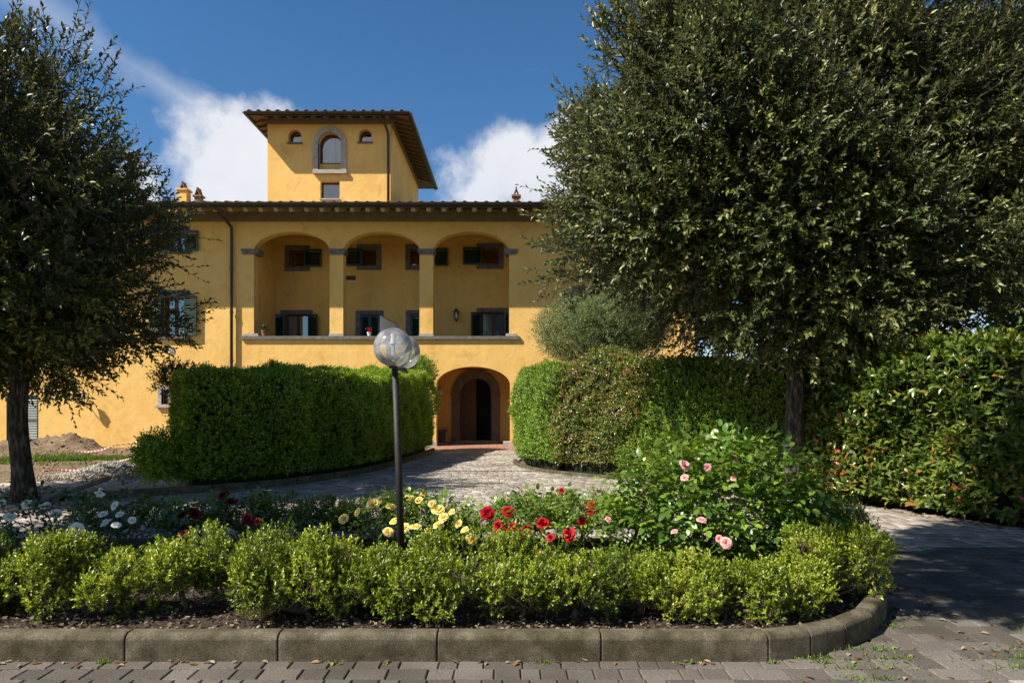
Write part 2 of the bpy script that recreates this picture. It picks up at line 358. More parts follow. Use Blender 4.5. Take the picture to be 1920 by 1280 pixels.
def mat_paver(name, objrand, k=1.0):
    m, N, L, B = nodes(name)
    g = N.new('ShaderNodeNewGeometry')
    if objrand: a = N.new('ShaderNodeObjectInfo'); fac = a.outputs['Random']
    else: a = N.new('ShaderNodeAttribute'); a.attribute_name = 'rnd'; fac = a.outputs['Fac']
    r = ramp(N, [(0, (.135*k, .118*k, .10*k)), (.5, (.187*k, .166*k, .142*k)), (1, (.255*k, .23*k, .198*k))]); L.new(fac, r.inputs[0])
    n = N.new('ShaderNodeTexNoise'); n.inputs['Scale'].default_value = 110; n.inputs['Detail'].default_value = 5; L.new(g.outputs['Position'], n.inputs['Vector'])
    r2 = ramp(N, [(.3, (.55, .55, .55)), (.55, (1, 1, 1)), (.72, (1.5, 1.48, 1.45))]); L.new(n.outputs[0], r2.inputs[0])
    n3 = N.new('ShaderNodeTexNoise'); n3.inputs['Scale'].default_value = 1.1; n3.inputs['Detail'].default_value = 7; L.new(g.outputs['Position'], n3.inputs['Vector'])
    r3 = ramp(N, [(.35, (.72, .70, .66)), (.6, (1.05, 1.05, 1.05))]); L.new(n3.outputs[0], r3.inputs[0])
    m1 = N.new('ShaderNodeMixRGB'); m1.blend_type = 'MULTIPLY'; m1.inputs[0].default_value = 1; L.new(r.outputs[0], m1.inputs[1]); L.new(r2.outputs[0], m1.inputs[2])
    m2 = N.new('ShaderNodeMixRGB'); m2.blend_type = 'MULTIPLY'; m2.inputs[0].default_value = 1; L.new(m1.outputs[0], m2.inputs[1]); L.new(r3.outputs[0], m2.inputs[2])
    L.new(m2.outputs[0], B.inputs['Base Color']); B.inputs['Roughness'].default_value = .9; B.inputs['Specular IOR Level'].default_value = .2
    b = N.new('ShaderNodeBump'); b.inputs['Strength'].default_value = .5; b.inputs['Distance'].default_value = .004; L.new(n.outputs[0], b.inputs['Height']); L.new(b.outputs[0], B.inputs['Normal'])
    return m
M['paver'] = mat_paver('paver block', False, 1.75); M['paver1'] = mat_paver('paver block vignetted', True, .64)  # same paver: near blocks darkened for lens vignetting, distant ones brightened as sunlit
M['joint'] = mat_noise('sand joints with moss', [(.3, (.04, .035, .022)), (.6, (.075, .065, .042)), (.75, (.07, .085, .025))], 4, .95, .4, 80)
M['ground'] = mat_noise('rough ground', [(.3, (.06, .07, .025)), (.55, (.11, .10, .05)), (.75, (.16, .13, .08))], .4, .95, .6, 6, bdist=.05)
def mat_glass(name, tint, amt):
    m, N, L, B = nodes(name); N.remove(B)
    tr = N.new('ShaderNodeBsdfTransparent'); tr.inputs[0].default_value = (*tint, 1)
    gl = N.new('ShaderNodeBsdfGlossy'); gl.inputs['Roughness'].default_value = .03
    fr = N.new('ShaderNodeFresnel'); fr.inputs[0].default_value = 1.5
    mm = N.new('ShaderNodeMath'); mm.operation = 'MULTIPLY_ADD'; mm.inputs[1].default_value = 1.0; mm.inputs[2].default_value = amt; L.new(fr.outputs[0], mm.inputs[0])
    mx = N.new('ShaderNodeMixShader'); L.new(mm.outputs[0], mx.inputs[0]); L.new(tr.outputs[0], mx.inputs[1]); L.new(gl.outputs[0], mx.inputs[2])
    L.new(mx.outputs[0], N['Material Output'].inputs[0]); return m
M['glass'] = mat_glass('window glass', (.75, .8, .82), .14)
def mat_globe():
    m = mat_glass('clear globe plastic', (.93, .94, .95), .13); N = m.node_tree.nodes; L = m.node_tree.links
    out = N['Material Output']; cur = out.inputs[0].links[0].from_socket
    tc = N.new('ShaderNodeTexCoord'); n = N.new('ShaderNodeTexNoise'); n.inputs['Scale'].default_value = 9; n.inputs['Detail'].default_value = 8; L.new(tc.outputs['Object'], n.inputs['Vector'])
    mr = N.new('ShaderNodeMapRange'); mr.inputs[1].default_value = .35; mr.inputs[2].default_value = .75; mr.inputs[3].default_value = .08; mr.inputs[4].default_value = .4; L.new(n.outputs[0], mr.inputs[0])
    df = N.new('ShaderNodeBsdfDiffuse'); df.inputs[0].default_value = (.74, .74, .72, 1)
    mx = N.new('ShaderNodeMixShader'); L.new(mr.outputs[0], mx.inputs[0]); L.new(cur, mx.inputs[1]); L.new(df.outputs[0], mx.inputs[2]); L.new(mx.outputs[0], out.inputs[0])
    return m
M['globe'] = mat_globe()

# ------------------------------------------------------------------ ground
g = MB(); g.v = [(-700, -300, -.06), (700, -300, -.06), (700, 1200, -.06), (-700, 1200, -.06)]; g.f = [(0, 1, 2, 3)]
tag(g.build('ground', M['ground']), kind='structure')

# bed outline (outer face of the kerb), counter-clockwise from front left
KERB_FRONT_Y = 4.28
bed = [Vector((-7.2, 4.28)), Vector((1.61, 4.28))]
bed += [Vector(p) for p in ((1.91, 4.36), (2.2, 4.5), (2.5, 4.74), (2.86, 5.2), (3.1, 5.75), (3.05, 6.35), (2.75, 6.9), (2.3, 7.25), (1.8, 7.38))]
bed += [Vector((-7.2, 7.38))]
def offset_poly(P, d):
    out = []; n = len(P)
    for i in range(n):
        a = P[i-1]; b = P[i]; c = P[(i+1) % n]
        t1 = (b-a).normalized(); t2 = (c-b).normalized()
        n1 = Vector((-t1.y, t1.x)); n2 = Vector((-t2.y, t2.x)); m = (n1+n2).normalized()
        out.append(b+m*d/max(.4, m.dot(n1)))
    return out
bed_in = offset_poly(bed, .115)
def inpoly(X, Y, P):
    r = np.zeros(X.shape, bool); n = len(P)
    for i in range(n):
        x0, y0 = P[i-1][0], P[i-1][1]; x1, y1 = P[i][0], P[i][1]
        if y0 == y1: continue
        c = ((y0 > Y) != (y1 > Y)) & (X < (x1-x0)*(Y-y0)/(y1-y0)+x0); r ^= c
    return r
# hedge lines (base of the face towards the drive)
LH = [(-7.4, 11.2), (-6.3, 12.0), (-4.7, 13.2), (-3.55, 15.4), (-2.9, 19.0), (-2.65, 22.6)]
RH = [(.32, 21.0), (.12, 19.0), (.2, 17.6), (.75, 16.1), (1.6, 15.1), (2.4, 14.35), (3.7, 12.9), (5.0, 11.75)]
PH = [(5.0, 11.75), (5.55, 10.95), (6.25, 9.5), (6.8, 8.6), (7.8, 7.2)]
def smooth_path(P, n=8):
    P = [Vector((*p, 0)) for p in P]; out = []
    for i in range(len(P)-1):
        p0 = P[max(i-1, 0)]; p1 = P[i]; p2 = P[i+1]; p3 = P[min(i+2, len(P)-1)]
        for k in range(n):
            t = k/n; out.append(.5*((2*p1)+(p2-p0)*t+(2*p0-5*p1+4*p2-p3)*t*t+(3*p1-p0-3*p2+p3)*t**3))
    out.append(P[-1]); return out
LHs, RHs, PHs = smooth_path(LH), smooth_path(RH), smooth_path(PH)
pave_poly = [(-9.5, 2.2), (9.5, 2.2), (9.5, 5.5)]+[(p.x, p.y) for p in PHs[::-1]]+[(p.x, p.y) for p in RHs[::-1]]+[(.2, 23.5), (-2.95, 23.5)]+[(p.x-.1, p.y) for p in LHs[::-1]]+[(-9.5, 10.2)]
pb = MB(); pb.v = [(x, y, -.012) for x, y in pave_poly]; pb.f = [tuple(range(len(pave_poly)))]
drive = pb.build('paved_drive', M['joint']); tag(drive, kind='structure')
# pavers: rows 0.16 deep, lengths mixed
def pavers():
    rows = []; y = 2.25
    while y < 23.45:
        x = -9.6+random.random()*.2
        while x < 9.6:
            l = random.choice((.12, .16, .16, .24, .24)); rows.append((x+l/2, y+.08, l)); x += l
        y += .16
    R = np.array(rows); R[:, 0] += .012*np.sin(R[:, 1]*3); 
    ok = inpoly(R[:, 0], R[:, 1], pave_poly) & ~inpoly(R[:, 0], R[:, 1], [tuple(p) for p in bed]) & ~((R[:, 1] > 16.15) & (R[:, 1] < 16.33) & (R[:, 0] > -3.6) & (R[:, 0] < .9))
    R = R[ok]
    px = 960+R[:, 0]/R[:, 1]*FPX; py = HOR+EYE/R[:, 1]*FPX
    vis = (px > -20) & (px < 1940) & (py < 1300) & ~((px < 1480) & (py < 1190))
    order = np.where(vis)[0]; order = order[np.argsort(R[order, 1])][:300]
    single = np.zeros(len(R), bool); single[order] = True
    def block(l, w=.16, h=.05, gap=.004, bv=.006):
        a, b = l/2-gap, w/2-gap
        V = [(-a, -b, -h), (a, -b, -h), (a, b, -h), (-a, b, -h), (-a, -b, -bv), (a, -b, -bv), (a, b, -bv), (-a, b, -bv), (-a+bv, -b+bv, 0), (a-bv, -b+bv, 0), (a-bv, b-bv, 0), (-a+bv, b-bv, 0)]
        F = []
        for s in (0, 4):
            for j in range(4): F.append((s+j, s+(j+1) % 4, s+4+(j+1) % 4, s+4+j))
        F.append((8, 9, 10, 11)); return V, F
    ms = {}
    for l in (.12, .16, .24):
        me = bpy.data.meshes.new('paver'); V, F = block(l); me.from_pydata(V, [], F); me.materials.append(M['paver1']); ms[l] = me
    for i in order:
        o = bpy.data.objects.new('paver', ms[round(float(R[i, 2]), 2)]); COL.objects.link(o); o.parent = drive
        o.location = (R[i, 0], R[i, 1], random.uniform(-.0025, .0015)); o.rotation_euler = (random.gauss(0, .006), random.gauss(0, .006), random.gauss(0, .008))
    Rj = R[~single]; n = len(Rj)
    V = np.zeros((n, 12, 3)); 
    for l in (.12, .16, .24):
        k = np.abs(Rj[:, 2]-l) < .01; V[k] = np.array(block(l)[0])[None]
    F = np.array(block(.12)[1])
    tilt = rng.normal(0, .003, (n, 2)); V[..., 2] += V[..., 0]*tilt[:, :1]+V[..., 1]*tilt[:, 1:]+rng.uniform(-.001, .001, (n, 1))
    V[..., 0] += Rj[:, None, 0]; V[..., 1] += Rj[:, None, 1]
    me = npmesh('pavers', V.reshape(-1, 3), (np.arange(n)[:, None, None]*12+F[None]).reshape(-1, 4), np.repeat(rng.uniform(0, 1, n), 12))
    tag(link('distant_pavers', me, M['paver'], drive), kind='stuff')
pavers()
MB().box(-3.55, .85, 16.17, 16.31, -.05, -.004).build('drain_channel', M['iron'], drive)

# kerb of the flower bed: one stone after another
def kerbs():
    root = empty('flower_bed_kerb', (0, 4.28, 0)); tag(root, 'grey concrete kerb of rounded stones edging the rose bed', 'kerb')
    ins = bed_in
    def stone(o0, o1, i0, i1, h=.172, gap=.004):
        o0, o1, i0, i1 = [Vector((*p, 0)) for p in (o0, o1, i0, i1)]
        t = (o1-o0).normalized(); o0 = o0+t*gap; o1 = o1-t*gap; i0 = i0+t*gap; i1 = i1-t*gap
        prof = [(0, -.06), (0, h-.035), (.12, h-.012), (.32, h), (1, h), (1, -.06)]
        mb = MB(); ns = 2
        for a, b in ((o0, i0), (o1, i1)):
            for u, z in prof: p = a.lerp(b, u); mb.v.append((p.x, p.y, z))
        k = len(prof)
        mb.f = [tuple(range(k)), tuple(range(2*k-1, k-1, -1))]+[(j, (j+1) % k, k+(j+1) % k, k+j) for j in range(k)]
        bevel(mb.build('kerb_stone', M['concrete'], root), .008, 2)
    # straight front: joints as in the photograph, about a metre apart
    xs = [-7.2, -6.3, -5.35, -4.4, -3.42, -2.43, -1.47, -.47, .56, 1.61]
    for a, b in zip(xs, xs[1:]): stone((a, 4.28), (b, 4.28), (a, 4.395), (b if b < 1.6 else ins[1].x, 4.395))
    for i in range(1, len(bed)-2):
        stone(bed[i], bed[i+1], ins[i], ins[i+1])
    xb = [1.8, .8, -.2, -1.2, -2.2, -3.2, -4.2, -5.2, -6.2, -7.2]
    for a, b in zip(xb, xb[1:]): stone((a, 7.38), (b, 7.38), (a if a < 1.7 else ins[-2].x, 7.265), (b, 7.265))
kerbs()
# soil of the bed with chips of bark
def bedsoil():
    nx, ny = 150, 44
    X, Y = np.meshgrid(np.linspace(-7.2, 3.1, nx), np.linspace(4.33, 7.34, ny)); P = np.stack([X.ravel(), Y.ravel(), np.zeros(X.size)], 1)
    P[:, 2] = .10+.022*Noise3(5, seed=2)(P)+.012*Noise3(20, seed=3)(P)
    inside = inpoly(P[:, 0], P[:, 1], [tuple(p) for p in offset_poly(bed, .05)])
    idx = np.arange(nx*ny).reshape(ny, nx); F = np.stack([idx[:-1, :-1], idx[:-1, 1:], idx[1:, 1:], idx[1:, :-1]], -1).reshape(-1, 4)
    F = F[inside[F].all(1)]
    tag(link('flower_bed_soil', npmesh('soil', P, F, smooth=True), M['soil']), kind='structure')
    n = 9000; p = np.stack([rng.uniform(-4.5, 3.0, n), 4.4+2.8*rng.beta(1, 2.2, n), np.zeros(n)], 1)
    p = p[inpoly(p[:, 0], p[:, 1], [tuple(q) for q in offset_poly(bed, .13)])]; n = len(p)
    p[:, 2] = .105+.022*Noise3(5, seed=2)(p)+rng.uniform(0, .02, n)
    d = rdirs(n); d[:, 2] *= .35; u = rdirs(n)*.6+np.array([0, 0, 1])
    s = rng.uniform(.02, .055, n)
    me = leaf_mesh('chips', p, d, u, s, s*rng.uniform(.35, .7, n), rng.uniform(0, 1, n), fold=.1, curl=.05)
    M['mulch'] = mat_leaf('bark chips', [(0, (.04, .028, .018)), (.5, (.10, .072, .045)), (.85, (.2, .155, .11)), (1, (.36, .31, .25))], .8, .0, .2)
    tag(link('bark_mulch', me, M['mulch']), 'brown bark mulch and dry leaves covering the soil of the rose bed', 'mulch', kind='stuff')
bedsoil()

# ------------------------------------------------------------------ villa
FY = 25.6; BY = 28.4
def fx(px): return (px-960)/FPX*FY
def fz(py): return EYE+(HOR-py)/FPX*FY
def bx_(px): return (px-960)/FPX*BY
def bz(py): return EYE+(HOR-py)/FPX*BY
villa = empty('villa', (-2, 30, 0)); tag(villa, 'ochre yellow three-storey villa with arched loggia and square tower', 'building')
XL, XR = -24.0, 6.9; ZT = 8.62
openings = []
arches = [(fx(476), fx(618)), (fx(643.5), fx(786.5)), (fx(812), fx(954.5))]
ZSP, ZCR = fz(471), fz(434)
front_holes = [arch(a, b, 4.06, ZSP, ZCR) for a, b in arches]
PX0, PX1 = fx(818), fx(956)
front_holes.append(arch(PX0, PX1, -.3, 2.30, 2.98))
wl_up = (fx(314), fx(349), fz(470), fz(437)); wl_lo = (fx(305), fx(348), fz(630), fz(558)); wl_sm = (fx(303), fx(336), fz(758), fz(730))
wr_up = (fx(1075), fx(1112), fz(462), fz(429)); wr_lo = (fx(1080), fx(1122), fz(625), fz(550)); dr_l = (fx(12), fx(72), -.02, fz(741))
for w in (wl_up, wl_lo, wl_sm, wr_up, wr_lo): front_holes.append(rect(*w))
front_holes.append(rect(dr_l[0], dr_l[1], -.3, dr_l[3]))
slab('front_wall', rect(XL, XR, -.5, ZT), front_holes, FY, FY+.45, M['stucco'], villa)
# loggia and portico
bw = []
up = [(543, 572, 470, 500), (678, 706, 468, 498), (769, 803, 468, 498), (903, 935, 466, 496)]
lo = [(535, 578, 589), (676, 710, 590), (770, 803, 589), (903, 945, 585)]
for a, b, c, d in up: bw.append(rect(bx_(a), bx_(b), bz(d), bz(c)))
for a, b, c in lo: bw.append(rect(bx_(a), bx_(b), 3.14, bz(c)))
slab('loggia_back_wall', rect(-10.3, .6, 3.12, 8.5), bw, BY, BY+.4, M['stucco'], villa)
DC = bx_(892.5); DR = .655; DS = bz(738)
slab('portico_back_wall', rect(-5, 2.0, 0, 3.0), [arch(DC-DR, DC+DR, -.0+.001, DS, DS+DR)], BY, BY+.4, M['stucco'], villa)
mb = MB(); mb.box(-10.3, .6, FY+.45, BY+.4, 3.0, 3.12).build('loggia_floor', M['terracotta'], villa)
MB().box(-10.3, .6, FY+.451, BY+.4, 8.5, 8.6).build('loggia_ceiling', M['stucco'], villa)
MB().box(-10.2, -9.78, FY+.45, BY, 3.12, 8.5).build('loggia_side_wall', M['stucco'], villa)
MB().box(-.08, .5, FY+.45, BY, 3.12, 8.5).build('loggia_side_wall', M['stucco'], villa)
MB().box(-4.0, -3.6, FY+.45, BY, 0, 2.999).build('portico_side_wall', M['stucco'], villa)
MB().box(.7, 1.1, FY+.45, BY, 0, 2.999).build('portico_side_wall', M['stucco'], villa)
# bulk of the house behind, with its end walls
hb = MB(); hb.box(XL, -10.3, 27.2, 36.5, -.5, ZT-.02); hb.box(.6, XR-.45, 27.2, 36.5, -.5, ZT-.02); hb.box(-10.3, .6, 30.2, 36.5, -.5, ZT-.02); hb.box(XR-.45, XR-.001, FY+.45, 36.5, -.5, ZT-.02); hb.box(XL, XL+.4, FY+.45, 36.5, -.5, ZT-.02)
hb.build('rear_wall', M['stucco'], villa)
# plinth, ledge, capitals
MB().box(fx(453), fx(974), FY-.09, FY+.5, 4.0, 4.12).build('loggia_ledge', M['stone'], villa)
for a, b in ((fx(453), fx(487)), (fx(614.5), fx(647)), (fx(783), fx(815.5)), (fx(945.5), fx(971))):
    z0, z1 = fz(477), fz(467)
    m = MB(); pr = [(a+.06, z0), (b-.06, z0), (b-.02, z0+.09), (b, z0+.1), (b, z1), (a, z1), (a, z0+.1), (a+.02, z0+.09)]
    m.prism(pr, FY-.06, FY+.5); m.build('capital', M['stone'], villa)
    m = MB(); inn = .04
    m.prism([(a+inn, 4.12), (b-inn, 4.12), (b-inn-.03, 4.22), (a+inn+.03, 4.22)], FY-.035, FY+.48); m.build('pillar_base', M['palestone'], villa)
for a, b in ((PX0-.12, PX0), (PX1, PX1+.12)):
    MB().box(a-.25, b+.02, FY-.04, FY+.47, -.1, .16).build('pillar_base', M['palestone'], villa)

def shutter_mesh(w, h):
    m = MB(); t = .045; s = .065
    m.box(0, s, 0, t, 0, h); m.box(w-s, w, 0, t, 0, h); m.box(s, w-s, 0, t, 0, s*1.2); m.box(s, w-s, 0, t, h-s*1.2, h)
    if h > 1.2: m.box(s, w-s, 0, t, h*.5-.04, h*.5+.04)
    z = s*1.2+.02
    while z < h-s*1.2-.03:
        R = Matrix.Translation((0, t/2, z)) @ Matrix.Rotation(math.radians(50), 4, 'X')
        m.box(s-.005, w-s+.005, -.036, .036, -.005, .005, R); z += .062
    return m
def shutter(x, y, z, w, h, rot=0, name='shutter'):
    m = shutter_mesh(w, h); o = link(name, m.mesh(name), M['shutter'], villa)
    o.location = Vector((x, y, z))-villa.location; o.rotation_euler = (0, 0, rot); return o
def window(w, y, depth=.16, leaves=2, curtain=False, surround=.13, sill=True, arched=None, stone='stone', fr=.06, lintel=None):
    x0, x1, z0, z1 = w
    yy = y+depth
    f = MB(); f.box(x0, x0+fr, yy, yy+.06, z0, z1); f.box(x1-fr, x1, yy, yy+.06, z0, z1); f.box(x0+fr, x1-fr, yy, yy+.06, z1-fr, z1); f.box(x0+fr, x1-fr, yy, yy+.06, z0, z0+fr)
    for i in range(1, leaves): c = x0+(x1-x0)*i/leaves; f.box(c-.055, c+.055, yy-.005, yy+.055, z0+fr, z1-fr)
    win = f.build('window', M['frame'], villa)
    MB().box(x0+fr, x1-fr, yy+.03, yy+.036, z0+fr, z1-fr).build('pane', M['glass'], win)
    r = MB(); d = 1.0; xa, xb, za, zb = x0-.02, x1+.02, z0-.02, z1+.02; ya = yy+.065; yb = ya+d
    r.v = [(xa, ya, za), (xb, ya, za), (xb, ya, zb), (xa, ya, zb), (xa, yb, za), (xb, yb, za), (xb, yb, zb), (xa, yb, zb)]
    r.f = [(4, 5, 6, 7), (0, 1, 5, 4), (1, 2, 6, 5), (2, 3, 7, 6), (3, 0, 4, 7)]; r.build('dark_room_backing', M['dark'], win)
    if curtain:
        c = MB(); n = 36
        for i in range(n+1):
            x = x0+.03+(x1-x0-.06)*i/n; q = yy+.14+.025*math.sin(i*1.9); c.v += [(x, q, z0+.02), (x, q, z1-.02)]
        c.f = [(2*i, 2*i+2, 2*i+3, 2*i+1) for i in range(n)]; c.build('curtain', M['curtain'], win, True)
    if surround:
        s = surround; p = .035
        zl = z1+(lintel or s)
        MB().box(x0-s, x1+s, y-p, y+.1, z1, zl).build('lintel', M[stone], win)
        MB().box(x0-s, x0, y-p+.003, y+.1, z0, z1).build('jamb_stone', M[stone], win)
        MB().box(x1, x1+s, y-p+.003, y+.1, z0, z1).build('jamb_stone', M[stone], win)
        if sill: bevel(MB().box(x0-s-.05, x1+s+.05, y-p-.07, y+.12, z0-.12, z0).build('sill', M[stone], win), .012)
    return win
window(wl_up, FY, surround=.12, lintel=.24); shutter(wl_up[1], FY-.10, wl_up[2]-.02, .48, wl_up[3]-wl_up[2]+.1); shutter(wl_up[0]-.48, FY-.10, wl_up[2]-.02, .48, wl_up[3]-wl_up[2]+.1)
window(wl_lo, FY, surround=.13, lintel=.28, curtain=True); shutter(wl_lo[1], FY-.14, wl_lo[2], .46, wl_lo[3]-wl_lo[2]+.06); shutter(wl_lo[0]-.46, FY-.14, wl_lo[2], .46, wl_lo[3]-wl_lo[2]+.06)
window(wl_sm, FY, leaves=1, surround=.13, stone='palestone')
gr = MB()
for i in range(5): x = wl_sm[0]+(wl_sm[1]-wl_sm[0])*(i+.5)/5; gr.tube([(x, FY+.05, wl_sm[2]), (x, FY+.05, wl_sm[3])], .009, 6)
for z in (.33, .66): zz = wl_sm[2]+(wl_sm[3]-wl_sm[2])*z; gr.box(wl_sm[0], wl_sm[1], FY+.04, FY+.06, zz-.012, zz+.012)
gr.build('window_grille', M['iron'], villa)
window(wr_up, FY, surround=.12, lintel=.2); shutter(wr_up[0]-.5, FY-.1, wr_up[2], .48, .7); shutter(wr_up[1]+.02, FY-.1, wr_up[2], .48, .7)
window(wr_lo, FY, surround=.13, lintel=.25, curtain=True); shutter(wr_lo[0]-.46, FY-.1, wr_lo[2], .44, 1.5); shutter(wr_lo[1]+.02, FY-.1, wr_lo[2], .44, 1.5)
# louvred door at the far left
dw = (dr_l[1]-dr_l[0])/2
MB().box(dr_l[0], dr_l[1], FY+.3, FY+.4, -.3, dr_l[3]).build('dark_room_backing', M['dark'], villa)
shutter(dr_l[0], FY+.02, .02, dw-.005, dr_l[3]-.04, name='louvred_door'); shutter(dr_l[0]+dw, FY+.02, .02, dw-.005, dr_l[3]-.04, name='louvred_door')
# loggia windows and doors
sh_up = ['R', 'L', 'R', 'L']
for (a, b, c, d), s in zip(up, sh_up):
    w = (bx_(a), bx_(b), bz(d), bz(c)); window(w, BY, leaves=1, surround=.2, lintel=.22, sill=False)
    MB().box(w[0]-.2, w[1]+.2, BY-.034, BY+.1, w[2]-.18, w[2]).build('sill', M['stone'], villa)
    sw = w[1]-w[0]+.08; sx = w[1]-.02 if s == 'R' else w[0]-sw+.02
    shutter(sx, BY-.1, w[2]-.02, sw, w[3]-w[2]+.06)
for i, (a, b, c) in enumerate(lo):
    w = (bx_(a), bx_(b), 3.14, bz(c)); window(w, BY, leaves=2, surround=.2, sill=False, curtain=i in (0, 3), lintel=.17)
    if i in (0, 3):
        shutter(w[0]-.02, BY-.05, 3.16, .43, w[3]-3.18, math.radians(180+18)); shutter(w[1]+.02, BY-.12, 3.16, .43, w[3]-3.18, math.radians(-16))
    else:
        hw = (w[1]-w[0])/2; shutter(w[0], BY+.02, 3.16, hw, w[3]-3.18); shutter(w[0]+hw, BY+.02, 3.16, hw, w[3]-3.18)
MB().box(bx_(648), bx_(667), BY-.012, BY+.02, bz(525), bz(517)).build('vent_grille', M['iron'], villa)
v = MB(); v.box(fx(316.5), fx(327.5), FY-.015, FY+.01, fz(664), fz(654))
for i in range(4):
    for j in range(4): v.box(fx(318.3+i*2.3), fx(319.5+i*2.3), FY-.022, FY-.016, fz(662.2-j*2.3), fz(661-j*2.3))
v.build('vent_cover', M['palestone'], villa)
# portico door: ogee stone surround, one leaf shut, one open
def ogee(r0, r1, n=28):
    out = []; inn = []
    for i in range(n+1):
        t = PI*i/n; c, s = math.cos(t), math.sin(t)
        k = max(0, 1-abs(t-PI/2)/.5); rr = r1+.13*k**1.6
        out.append((DC+rr*c, DS+rr*s)); inn.append((DC+r0*c, DS+r0*s))
    return out, inn
o_, i_ = ogee(DR, .99); sr = MB()
outl = [(DC+.99+.0, 0.0)]+o_+[(DC-.99, 0.0), (DC-DR, 0.0)]+i_[::-1]+[(DC+DR, 0.0)]
nn = len(outl); half = len(o_)
F_ = [(DC+.99, 0.0)]+o_+[(DC-.99, 0.0)]; I_ = [(DC+DR, 0.0)]+i_+[(DC-DR, 0.0)]
for j in range(len(F_)-1):
    q = [F_[j], F_[j+1], I_[j+1], I_[j]]
    sr.prism(q, BY-.09, BY+.3)
sr.build('door_surround', M['doorstone'], villa)
for sx in (-1, 1): MB().box(DC+sx*.82-.19, DC+sx*.82+.19, BY-.12, BY+.05, DS-.1, DS+.03).build('impost_stone', M['doorstone'], villa)
leaf = MB(); poly = [(DC-DR, .03), (DC-.02, .03)]+[(DC-.02, DS+DR-.01)]+[(DC+DR*math.cos(t), DS+DR*math.sin(t)) for t in [PI/2+.04+(PI/2-.04)*i/10 for i in range(11)]]
leaf.prism(poly, BY+.2, BY+.26); dl = leaf.build('door_leaf', M['doorwood'], villa)
for z0, z1 in ((.2, .55), (.62, 1.12), (1.22, 1.72), (1.9, 2.3)):
    p = MB(); xa, xb = DC-.53, DC-.13
    for a, b, c, d in ((xa, xb, z0, z0+.04), (xa, xb, z1-.04, z1), (xa, xa+.04, z0+.04, z1-.04), (xb-.04, xb, z0+.04, z1-.04)): p.box(a, b, BY+.175, BY+.203, c, d)
    p.box(xa+.09, xb-.09, BY+.185, BY+.203, z0+.09, z1-.09); p.build('door_panel', M['doorwood'], dl)
MB().box(DC-.06, DC-.0, BY+.165, BY+.2, .03, DS+DR-.02).build('door_post', M['doorwood'], dl)
op = MB(); op.prism([(0, .03), (.62, .03), (.62, DS+.1), (.3, DS+.5), (0, DS+.62)], 0, .06); od = op.build('door_leaf', M['doorwood'], villa)
od.location = Vector((DC+DR-.01, BY+.3, 0))-villa.location; od.rotation_euler = (0, 0, math.radians(80))
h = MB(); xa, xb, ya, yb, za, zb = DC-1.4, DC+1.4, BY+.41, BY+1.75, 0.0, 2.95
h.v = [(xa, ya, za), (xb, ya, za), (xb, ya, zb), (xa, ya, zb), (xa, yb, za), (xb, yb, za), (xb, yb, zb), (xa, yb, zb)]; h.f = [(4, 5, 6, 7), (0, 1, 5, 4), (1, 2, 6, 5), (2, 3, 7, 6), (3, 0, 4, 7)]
h.build('dark_hall_backing', M['dark'], villa)
MB().box(DC-.9, DC+.9, BY-.35, BY+.35, -.02, .05).build('door_step', M['palestone'], villa)
# portico floor of square terracotta tiles
pf = MB().box(-3.6, .7, 23.5, BY, -.08, -.012).build('portico_floor', M['joint'], villa)
tm = MB(); tm.box(-.146, .146, -.146, .146, -.03, 0); tme = tm.mesh('tile'); tme.materials.append(M['terracotta'])
for i in range(13):
    for j in range(16):
        x, y = -3.42+i*.3, 23.66+j*.3
        if y < FY and not (-3.0 < x < .3): continue
        o = bpy.data.objects.new('floor_tile', tme); COL.objects.link(o); o.parent = pf
        o.location = Vector((x, y, random.uniform(.0, .003)))-villa.location-pf.location
# eaves, gutter, roof
OV = 1.35; GY = FY-OV; GZ = 8.55; SL = .29
MB().box(XL, XR, FY-.05, FY+.0-.001, fz(416), ZT+.25).build('eave_band', M['darkwood'], villa)
rm = MB(); L_ = OV-.02
prof = [(0, 0), (0, .10), (.06, .15), (.06, .19)]
rm.v = []; 
pts = [(.02, .0), (.02, -.12), (-.09, -.19), (-.17, -.2), (-L_+.3, -.2), (-L_+.1, -.19), (-L_+.04, -.09), (-L_, -.06), (-L_, 0)]
for sx in (-.07, .07): rm.v += [(sx, y, z) for y, z in pts]
k = len(pts); rm.f = [tuple(range(k)), tuple(range(2*k-1, k-1, -1))]+[(j, (j+1) % k, k+(j+1) % k, k+j) for j in range(k)]
rme = rm.mesh('rafter'); rme.materials.append(M['wood'])
x = XL+.3
eave_tilt = math.atan(SL)
while x < XR:
    o = bpy.data.objects.new('rafter', rme); COL.objects.link(o); o.parent = villa
    o.location = Vector((x, FY-.04, GZ+.06+(OV-.04)*SL))-villa.location; o.rotation_euler = (eave_tilt, 0, 0); x += .545
rf = MB(); zt = lambda y: GZ+.09+(y-GY)*SL
rf.v = [(XL-.3, GY, zt(GY)-.02), (XR+.5, GY, zt(GY)-.02), (XR+.5, 31.2, zt(31.2)-.02), (XL-.3, 31.2, zt(31.2)-.02), (XR+.5, 38.2, zt(GY)-.02), (XL-.3, 38.2, zt(GY)-.02)]
rf.v += [(a, b, c+.06) for a, b, c in rf.v]
rf.f = [(0, 1, 2, 3), (3, 2, 4, 5), (6, 7, 8, 9), (9, 8, 10, 11), (0, 1, 7, 6), (1, 2, 8, 7), (2, 4, 10, 8), (0, 3, 9, 6), (3, 5, 11, 9), (4, 5, 11, 10)]
roof = rf.build('roof', M['wood'], villa)
